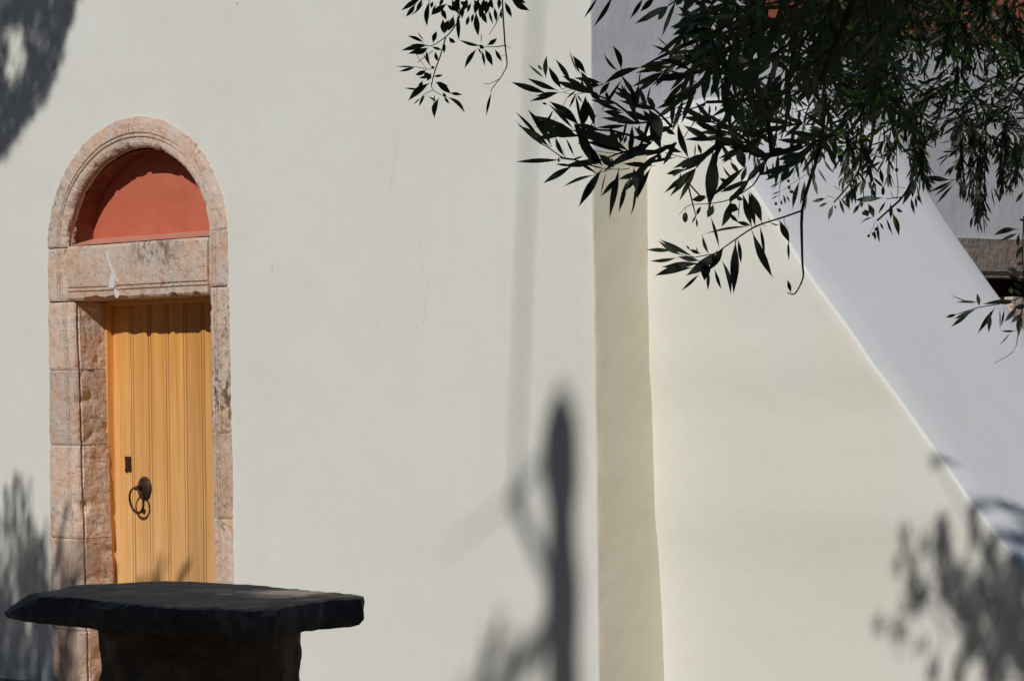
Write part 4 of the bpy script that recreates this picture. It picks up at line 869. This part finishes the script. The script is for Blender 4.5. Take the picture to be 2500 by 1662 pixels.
# ---- the far olive tree: smaller grey green sprays on the right
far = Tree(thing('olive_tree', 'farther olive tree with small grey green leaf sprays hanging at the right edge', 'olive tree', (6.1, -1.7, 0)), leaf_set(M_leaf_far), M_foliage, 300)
DF = 8.5
E7 = [(850, 830, 660, 880, 50), (870, 890, 750, 950, 45), (940, 920, 880, 1130, 60), (960, 920, 975, 980, 28), (1020, 830, 1090, 1050, 42), (1040, 830, 1150, 960, 38), (1110, 740, 1155, 1000, 58), (1170, 690, 1195, 920, 42), (1210, 490, 1085, 630, 45, 'r'), (1130, 280, 1025, 530, 65), (810, 290, 975, 515, 40, 'l'), (730, 420, 865, 640, 26, 'l'),
 (690, 560, 740, 800, 55), (1600, 830, 1220, 860, 85), (1300, 900, 1200, 1045, 55), (1640, 870, 1535, 1040, 38), (1720, 1020, 1810, 1335, 85), (1530, 1160, 1555, 1425, 40), (1480, 1250, 1500, 1390, 42), (1640, 1090, 1725, 1325, 38), (1550, 1150, 1605, 1250, 32), (1480, 1080, 1300, 1170, 26, 'l'), (1700, 900, 1700, 1110, 65), (1770, 960, 1865, 1020, 48),
 (1980, 580, 1850, 930, 80), (2040, 540, 1990, 830, 95), (2050, 620, 2125, 940, 28, 'l'), (1970, 820, 2020, 1050, 48), (2030, 800, 2045, 970, 38), (2040, 790, 2100, 890, 42), (2110, 160, 2130, 390, 65), (2070, 400, 2163, 510, 32), (1560, 430, 1600, 650, 58), (410, 280, 500, 600, 48), (500, 600, 405, 980, 62), (300, 290, 225, 990, 26),
 (560, 600, 500, 920, 62), (560, 250, 640, 600, 60), (1250, 600, 1200, 700, 40), (1330, 600, 1190, 740, 50), (1300, 850, 1320, 960, 60), (1400, 900, 1480, 1090, 80), (1350, 980, 1400, 1080, 80), (1440, 700, 1500, 840, 60), (1380, 560, 1300, 800, 70), (1400, 600, 1480, 760, 50), (1200, 180, 1220, 440, 60), (1340, 80, 1170, 100, 30),
 (280, 780, 310, 920, 34), (320, 790, 360, 890, 22), (250, 740, 120, 795, 30), (220, 790, 120, 850, 18), (200, 640, 115, 695, 26), (250, 600, 130, 735, 20), (250, 850, 265, 930, 30), (610, 780, 570, 1020, 20)]
traced(far, 1860, 330, 5.4075, DF, E7, dj=0.08, wscale=1.08)
twigs(far, 1860, 330, 5.4075, DF, [([(1340, 300), (1250, 520), (1100, 720), (950, 890)], 34, 20), ([(1400, -200), (1090, 0), (930, 110), (720, 390)], 18, 10), ([(2250, -100), (2163, 130), (2100, 240), (1960, 640), (1850, 820), (1730, 940), (1520, 1130)], 30, 26), ([(1780, 100), (1780, 480), (1800, 700), (1780, 840)], 14, 10), ([(1640, 840), (1850, 820)], 10, 18), ([(1500, 1140), (1460, 1240), (1420, 1320)], 7, 4),
 ([(950, 675), (1060, 740)], 10, 6), ([(860, 800), (960, 830)], 8, 8), ([(1380, 100), (1330, 500), (1350, 900)], 24, 12), ([(1750, 680), (1900, 700)], 6, 6), ([(640, 340), (430, 480), (280, 600)], 8, 6), ([(620, 500), (400, 640), (280, 730)], 8, 6), ([(1700, 750), (1740, 830)], 8, 8), ([(430, 280), (420, 600)], 6, 5)])
fruit(far, 1860, 330, 5.4075, DF, [(185, 905, 40, 45), (235, 990, 34, 52), (390, 745, 56, 48), (360, 690, 40, 60), (1410, 1330, 40, 42), (1510, 1240, 44, 52), (1470, 1305, 40, 46), (1780, 460, 44, 58), (430, 770, 50, 50), (1600, 740, 48, 110), (1350, 1030, 60, 60), (350, 605, 44, 44), (1460, 750, 50, 60)])
E8 = [(380, 125, 175, 95, 45), (400, 130, 205, 220, 30), (400, 140, 250, 250, 20), (405, 155, 270, 310, 26), (545, 400, 532, 495, 24), (700, 170, 755, 300, 16), (690, 180, 720, 340, 16), (900, 500, 705, 550, 48, 'l'), (895, 530, 755, 590, 28), (905, 530, 895, 640, 32), (941, 620, 875, 735, 42), (941, 210, 875, 300, 32), (575, 1080, 365, 1000, 9),
 (590, 1060, 420, 1060, 22), (600, 1090, 580, 990, 38), (860, 1040, 620, 1075, 35), (430, 1150, 340, 1175, 26), (580, 1110, 400, 1190, 32), (540, 1130, 380, 1250, 32), (720, 1100, 585, 1300, 38), (680, 1130, 670, 1295, 42), (755, 1100, 757, 1290, 14), (790, 1110, 765, 1250, 20), (880, 1280, 760, 1280, 20), (840, 1290, 740, 1400, 15), (920, 1130, 900, 1320, 50),
 (890, 1090, 790, 1210, 40), (870, 1060, 720, 1060, 32), (800, 800, 870, 830, 52), (840, 940, 850, 1000, 42), (880, 805, 710, 800, 34), (900, 830, 800, 800, 45), (930, 900, 820, 860, 50), (940, 960, 850, 900, 45), (930, 1000, 850, 960, 40), (960, 1080, 860, 1100, 50), (930, 1150, 840, 1220, 40), (960, 440, 900, 430, 22), (940, 760, 880, 770, 40), (450, 100, 480, 300, 26), (430, 120, 480, 230, 22)]
traced(far, 2200, 400, 3.137, DF - 0.4, E8, dj=0.08, wscale=1.08)
twigs(far, 2200, 400, 3.137, DF - 0.4, [([(430, 1150), (590, 1100), (740, 1075), (870, 1040), (980, 1000)], 6, 10), ([(895, 1310), (860, 1435), (715, 1525)], 7, 3), ([(940, 400), (930, 700), (940, 1000), (895, 1310)], 12, 8), ([(520, 60), (450, 110), (380, 130)], 10, 5)])
P_in = [(1980, -80), (2560, -80), (2560, 360), (2460, 400), (2380, 350), (2300, 330), (2180, 300), (2120, 200), (2000, 200)]
P_sp = [(1800, 150), (2120, 150), (2260, 330), (2200, 400), (2060, 380), (1960, 330), (1800, 300)]
cnt = 0
while cnt < 330:
    x = rng.uniform(1780, 2560); y = rng.uniform(-80, 420)
    inn = inpoly(x, y, P_in)
    if not inn and not (inpoly(x, y, P_sp) and rng.random() < 0.35): continue
    if noise.noise(Vector((x / 90, y / 90, 1))) < -0.16: continue
    d = rng.uniform(7.6, 9.6); le = rng.uniform(50, 120)
    if y + le > 470: le = 470 - y
    an = rng.gauss(0, 0.7) + (0.25 if x < 2300 else 0)
    spray(far, deep(x, y, d), deep(x - math.sin(an) * le, y + math.cos(an) * le, d + rng.uniform(-.1, .1)), 0.047, 0.0084, 0.0135, ang=50, jit=0.6, single=(cnt < 26), droop=0.15, twig=(cnt < 120), rad=(0.0026, 0.0014)); cnt += 1
for x, y0, y1 in ((2370, 300, 470), (2400, 320, 500), (2340, 330, 450), (2385, 380, 530), (2440, 300, 440), (2160, 330, 420), (2230, 250, 400), (2250, 300, 430), (2470, 330, 420), (2120, 330, 400), (2080, 300, 380)):
    for j in range(2): spray(far, deep(x + rng.uniform(-12, 12), y0, 8.3), deep(x + rng.uniform(-25, 15), y1, 8.3), 0.043, 0.008, 0.012, single=False, droop=0.3, rad=(0.003, 0.0012))
far.branch([(6.1, -1.7, -0.1), (6.2, -1.75, 1.0), (6.05, -1.9, 2.0), (5.9, -2.2, 2.9)], [0.22, 0.15, 0.12, 0.10], 'trunk', M_bark, 14, 4, 0.5)
far.branch([(5.9, -2.2, 2.8), deep(3000, -300, 8.2), deep(2600, -160, 8.4), deep(2200, -120, 8.5), deep(1950, -60, 8.5)], [0.08, 0.05, 0.03, 0.015, 0.006], 'limb', M_bark, 9)
far.branch([(5.9, -2.2, 2.8), (5.9, -3.2, 3.6), (5.8, -4.4, 4.0)], [0.09, 0.05, 0.02], 'limb', M_bark, 9)
far.branch([deep(2600, -160, 8.4), deep(2560, 100, 8.3), deep(2530, 500, 8.1), deep(2512, 719, 8.1)], [0.02, 0.010, 0.006, 0.003], 'limb', M_bark, 8)
far.branch([deep(2200, -120, 8.5), deep(2160, 60, 8.5), deep(2130, 330, 8.5), deep(2108, 386, 8.5)], [0.012, 0.008, 0.005, 0.003], 'limb', M_bark, 8)
clump(far, (5.6, -4.6, 3.9), (1.3, 1.0, 0.65), 5000, 0.08, 0.021, 4)
clump(far, (6.8, -3.0, 4.0), (1.2, 1.2, 0.8), 8000, 0.08, 0.021, 5)
far.flush()

# ---- trees outside the picture that throw the shade and the shadows
lset_x = leaf_set(M_leaf_far)
mid = Tree(thing('olive_tree', 'spreading olive tree standing left of the picture whose crown shades the stone table', 'olive tree', (3.1, -8.6, 0)), lset_x, M_foliage, 0)
mid.branch([(3.1, -8.6, -0.1), (3.15, -8.55, 1.2), (3.0, -8.3, 2.6), (3.0, -8.0, 3.6)], [0.25, 0.17, 0.14, 0.10], 'trunk', M_bark, 14, 4, 0.5)
mid.branch([(3.0, -8.0, 3.5), (2.7, -7.4, 4.2), (2.6, -7.0, 4.5)], [0.08, 0.05, 0.02], 'limb', M_bark, 9)
TC = Vector((1.40, -3.15, 0.85))
GP = [(on(725, 1445, 2, ZT), 0.24, 0.22), (on(610, 1447, 2, ZT), 0.13, 0.12), (on(470, 1438, 2, ZT), 0.12, 0.12), (on(320, 1447, 2, ZT), 0.10, 0.08)]
clump(mid, TC + SV * 4.5 + Vector((-0.15, 0, 0)), (1.15, 1.0, 0.72), 26000, 0.07, 0.018, 6, GP)
clump(mid, TC + SV * 3.6 + Vector((0.3, -0.6, -0.3)), (0.9, 0.6, 0.4), 5000, 0.07, 0.018, 7, GP)
r2 = random.Random(21)
def shadow_clump(tr, x, y, rx, ry, n, t0, t1, ax, v, L, W, r, up=0.6):
    k = 0
    while k < n * 2.0:
        u, w_ = r.uniform(-1, 1), r.uniform(-1, 1)
        if u * u + w_ * w_ > 1: continue
        b = on(x + u * rx, y + w_ * ry, ax, v) + SV * r.uniform(t0, t1)
        d = Vector((r.gauss(0, .5), r.gauss(0, .5), r.gauss(up, .6))).normalized()
        tr.bulk.append((b, b + d * L * r.uniform(.7, 1.2), W, None)); k += 1
for c_ in ((2211, 1330, 10, 26, 9), (2216, 1390, 10, 40, 12), (2235, 1455, 22, 42, 42), (2182, 1391, 12, 20, 5), (2302, 1300, 14, 34, 22), (2300, 1380, 22, 60, 62), (2312, 1450, 24, 30, 40), (2262, 1340, 18, 22, 10), (2385, 1240, 10, 40, 14), (2376, 1310, 14, 34, 18), (2420, 1370, 16, 50, 46), (2392, 1460, 24, 60, 90), (2340, 1410, 14, 30, 22),
           (2352, 1490, 24, 40, 60), (2370, 1550, 22, 44, 70), (2440, 1500, 30, 70, 130), (2480, 1400, 30, 60, 120), (2500, 1560, 50, 90, 260), (2420, 1620, 30, 60, 90), (2143, 1527, 14, 18, 7), (2187, 1537, 18, 24, 16), (2240, 1570, 14, 16, 7), (2264, 1629, 20, 26, 16), (2330, 1640, 16, 30, 16), (2292, 1140, 12, 9, 9), (2308, 1128, 8, 5, 3),
           (2430, 1150, 26, 14, 14), (2470, 1190, 30, 16, 26), (2410, 1180, 14, 14, 8), (2500, 1240, 30, 30, 50), (2560, 1300, 40, 80, 160), (2600, 1500, 60, 140, 400), (2460, 1290, 24, 26, 30), (2350, 1580, 10, 50, 14), (2200, 1470, 10, 20, 5)):
    shadow_clump(mid, *c_, 5.2, 6.0, 1, 0.35, 0.055, 0.017, r2)
for (x0, y0, x1, y1) in ((2300, 1560, 2216, 1330), (2360, 1600, 2300, 1270), (2400, 1640, 2385, 1220), (2440, 1640, 2425, 1340), (2330, 1540, 2240, 1460), (2350, 1500, 2182, 1391), (2420, 1400, 2292, 1140)):
    mid.branch([on(x0, y0, 1, .35) + SV * 5.6, on((x0 + x1) / 2 + 8, (y0 + y1) / 2, 1, .35) + SV * 5.6, on(x1, y1, 1, .35) + SV * 5.6], (0.006, 0.002), 'twig')
mid.branch([(3.0, -8.0, 3.5), (3.6, -6.6, 4.2), (4.3, -5.4, 4.6), on(2440, 1640, 1, .35) + SV * 5.6], [0.07, 0.04, 0.02, 0.008], 'limb', M_bark, 8)
mid.flush()

cyp = Tree(thing('evergreen_tree', 'tall evergreen tree left of the picture casting the ragged shadow on the wall', 'tree', (-4.4, -5.6, 0)), lset_x, M_foliage, 0)
cyp.branch([(-4.4, -5.6, -0.1), (-4.35, -5.6, 2.0), (-4.3, -5.5, 5.0), (-4.2, -5.3, 8.6)], [0.24, 0.16, 0.12, 0.04], 'trunk', M_bark, 14, 4, 0.4)
cyp.branch([(-4.3, -5.5, 3.2), (-3.6, -5.6, 4.0), (-3.2, -5.6, 4.6)], [0.06, 0.04, 0.02], 'limb', M_bark, 9)
cyp.branch([(-4.3, -5.5, 5.4), (-3.6, -5.3, 6.6), (-3.1, -5.1, 7.4)], [0.06, 0.04, 0.02], 'limb', M_bark, 9)
PTL = [(-330, -900), (-120, -860), (80, -700), (190, -480), (222, -260), (196, -20), (172, 50), (150, 130), (128, 190), (104, 250), (70, 290), (44, 330), (8, 385), (-60, 470), (-180, 560), (-330, 590), (-480, 540), (-600, 400), (-680, 180), (-710, -120), (-680, -420), (-590, -680), (-470, -840)]
k = 0
while k < 100000:
    x = rng.uniform(-720, 230); y = rng.uniform(-900, 600)
    if not inpoly(x + (14 if x > -100 else 60) * noise.noise(Vector((x / 25, y / 25, 0))), y + 14 * noise.noise(Vector((x / 20, y / 20, 7))), PTL): continue
    if ((x - 42) / 24) ** 2 + ((y - 135) / 75) ** 2 < 1 + 0.9 * noise.noise(Vector((x / 12, y / 16, 3))) and rng.random() < 0.93: continue
    if noise.noise(Vector((x / 38, y / 55, 11))) < -0.33 and rng.random() < 0.9: continue
    b = on(x, y, 1, 0) + SV * rng.uniform(4.4, 5.6); d = Vector((rng.gauss(0, .5), rng.gauss(0, .5), rng.gauss(0.3, 1))).normalized()
    cyp.bulk.append((b, b + d * 0.06, 0.018, None)); k += 1
r3 = random.Random(8)
for k in range(900):   # upright broom-like twigs
    x = r3.uniform(-260, 185) if k % 5 else r3.uniform(-300, 110); y = 1560 + r3.uniform(-120, 260) + (0 if x < 110 else 60)
    top_ = y - r3.uniform(90, 260) * (1 if x < 110 else 0.8); top_ = max(top_, 1180 + abs(x - 40) * 0.5)
    t = r3.uniform(5.2, 6.4); a = on(x, y, 1, 0) + SV * t; b = on(x + r3.gauss(0, 22), top_, 1, 0) + SV * t
    spray(cyp, a, b, 0.055, 0.010, 0.018, 20, 0.0, False, twig=False, r=r3)
for (x0, y0, x1, y1) in ((40, 1330, 45, 1170), (20, 1300, 8, 1200), (55, 1290, 62, 1180), (170, 1560, 190, 1320), (140, 1400, 160, 1250), (300, 1430, 330, 1290), (345, 1400, 390, 1300), (320, 1480, 300, 1340), (370, 1430, 375, 1370), (270, 1420, 280, 1350), (110, 1500, 100, 1320), (85, 1480, 90, 1350)):
    for j in range(4):
        t = 5.0 + 0.1 * j; a = on(x0 + r3.gauss(0, 5), y0, 1, 0) + SV * t; b = on(x1 + r3.gauss(0, 9), y1, 1, 0) + SV * t
        spray(cyp, a, b, 0.05, 0.012, 0.018, 28, 0.0, False, twig=(j < 2), r=r3, rad=(0.008, 0.004))
cyp.flush()

# dead tree whose bare stem throws the blurred upright shadow
TS = 13.0
def wl(px, py, t=TS): return on(px, py, 1, 0) + SV * t
base = wl(1372, 1400); bx, by = base.x, base.y
dead = Tree(thing('dead_tree', 'tall bare tree standing behind the viewer that throws the blurred upright shadow', 'tree', (bx, by, 0)), lset_x, M_foliage, 0)
zz = [(wl(1372, yy).z, r_) for yy, r_ in ((1700, .105), (1580, .105), (1500, .115), (1430, .115), (1350, .095), (1280, .09), (1220, .094), (1170, .115), (1110, .122), (1060, .112), (1010, .088), (975, .055), (950, .02))]
dead.branch([(bx, by, -0.1), (bx, by, 3.0)] + [(bx, by, z) for z, r_ in zz], [0.22, 0.13] + [r_ for z, r_ in zz], 'trunk', M_bark, 12, 1, 0.1)
for pts, r0_, r1_ in (([(1368, 1440), (1315, 1350), (1275, 1260), (1258, 1212)], .035, .03), ([(1258, 1225), (1258, 1200)], .06, .05), ([(1258, 1215), (1300, 1150), (1368, 1080)], .014, .014), ([(1258, 1215), (1180, 1270), (1080, 1350)], .009, .004),
                      ([(1258, 1216), (1262, 1150), (1285, 500), (1310, 0), (1325, -400)], .013, .012), ([(1368, 1500), (1310, 1570), (1240, 1650), (1200, 1720)], .05, .045), ([(1360, 1560), (1300, 1560), (1270, 1600)], .02, .012), ([(1200, 1760), (1176, 1680), (1210, 1560), (1222, 1500)], .045, .018), ([(1368, 1250), (1330, 1180), (1280, 1140)], .012, .008), ([(1368, 1300), (1420, 1180)], .010, .006)):
    dead.branch([wl(x, y) for x, y in pts], (r0_, r1_), 'limb', M_bark, 8, 3, 0.2)
for k in range(34):
    x = r3.uniform(1100, 1320); y = r3.uniform(1620, 1760) + max(0, 1200 - x); p = wl(x, y)
    spray(dead, p, p + Vector((r3.gauss(0.02, .04), 0, r3.uniform(.06, .16))), 0.06, 0.016, 0.03, 30, 0.0, False, twig=False, r=r3)
dead.flush()

# tall evergreen mass added unseen behind the viewer to block the low sky
sky_blocker = thing('sky_blocker', 'unseen long dark evergreen mass added behind the viewer to block the low sky', 'sky_blocker', (6, -24, 0))
def b_sky_blocker(t, p, o):
    c = RAMP(t, NZ(t, 8, 6, 0.7), [(0.35, (0.015, 0.022, 0.01)), (0.65, (0.05, 0.07, 0.03))])
    t.links.new(c, p.inputs['Base Color']); p.inputs['Roughness'].default_value = 0.9; BUMP(t, p, NZ(t, 20, 5), 1.0, 0.05)
M_sky_blocker = mat('sky_blocker_leaves', b_sky_blocker)
rings = []
for i in range(121):
    x = -34 + 68 * i / 120; ring = []
    for (yy, z) in ((1.6, 0), (1.5, 3), (1.4, 6), (1.2, 8.4), (0.6, 9.3), (-0.4, 9.5), (-1.2, 8.8), (-1.5, 6), (-1.6, 0)):
        q = Vector((x, yy, z)); ring.append(q + Vector((0, 0.6 * N(q, 0.6, 1) + 0.3 * N(q, 1.9, 2), 0.8 * N(q, 0.5, 3) * (z > 5))))
    rings.append(ring)
obj('sky_blocker_body', sweep(rings, 'sky_blocker_body'), M_sky_blocker, sky_blocker)
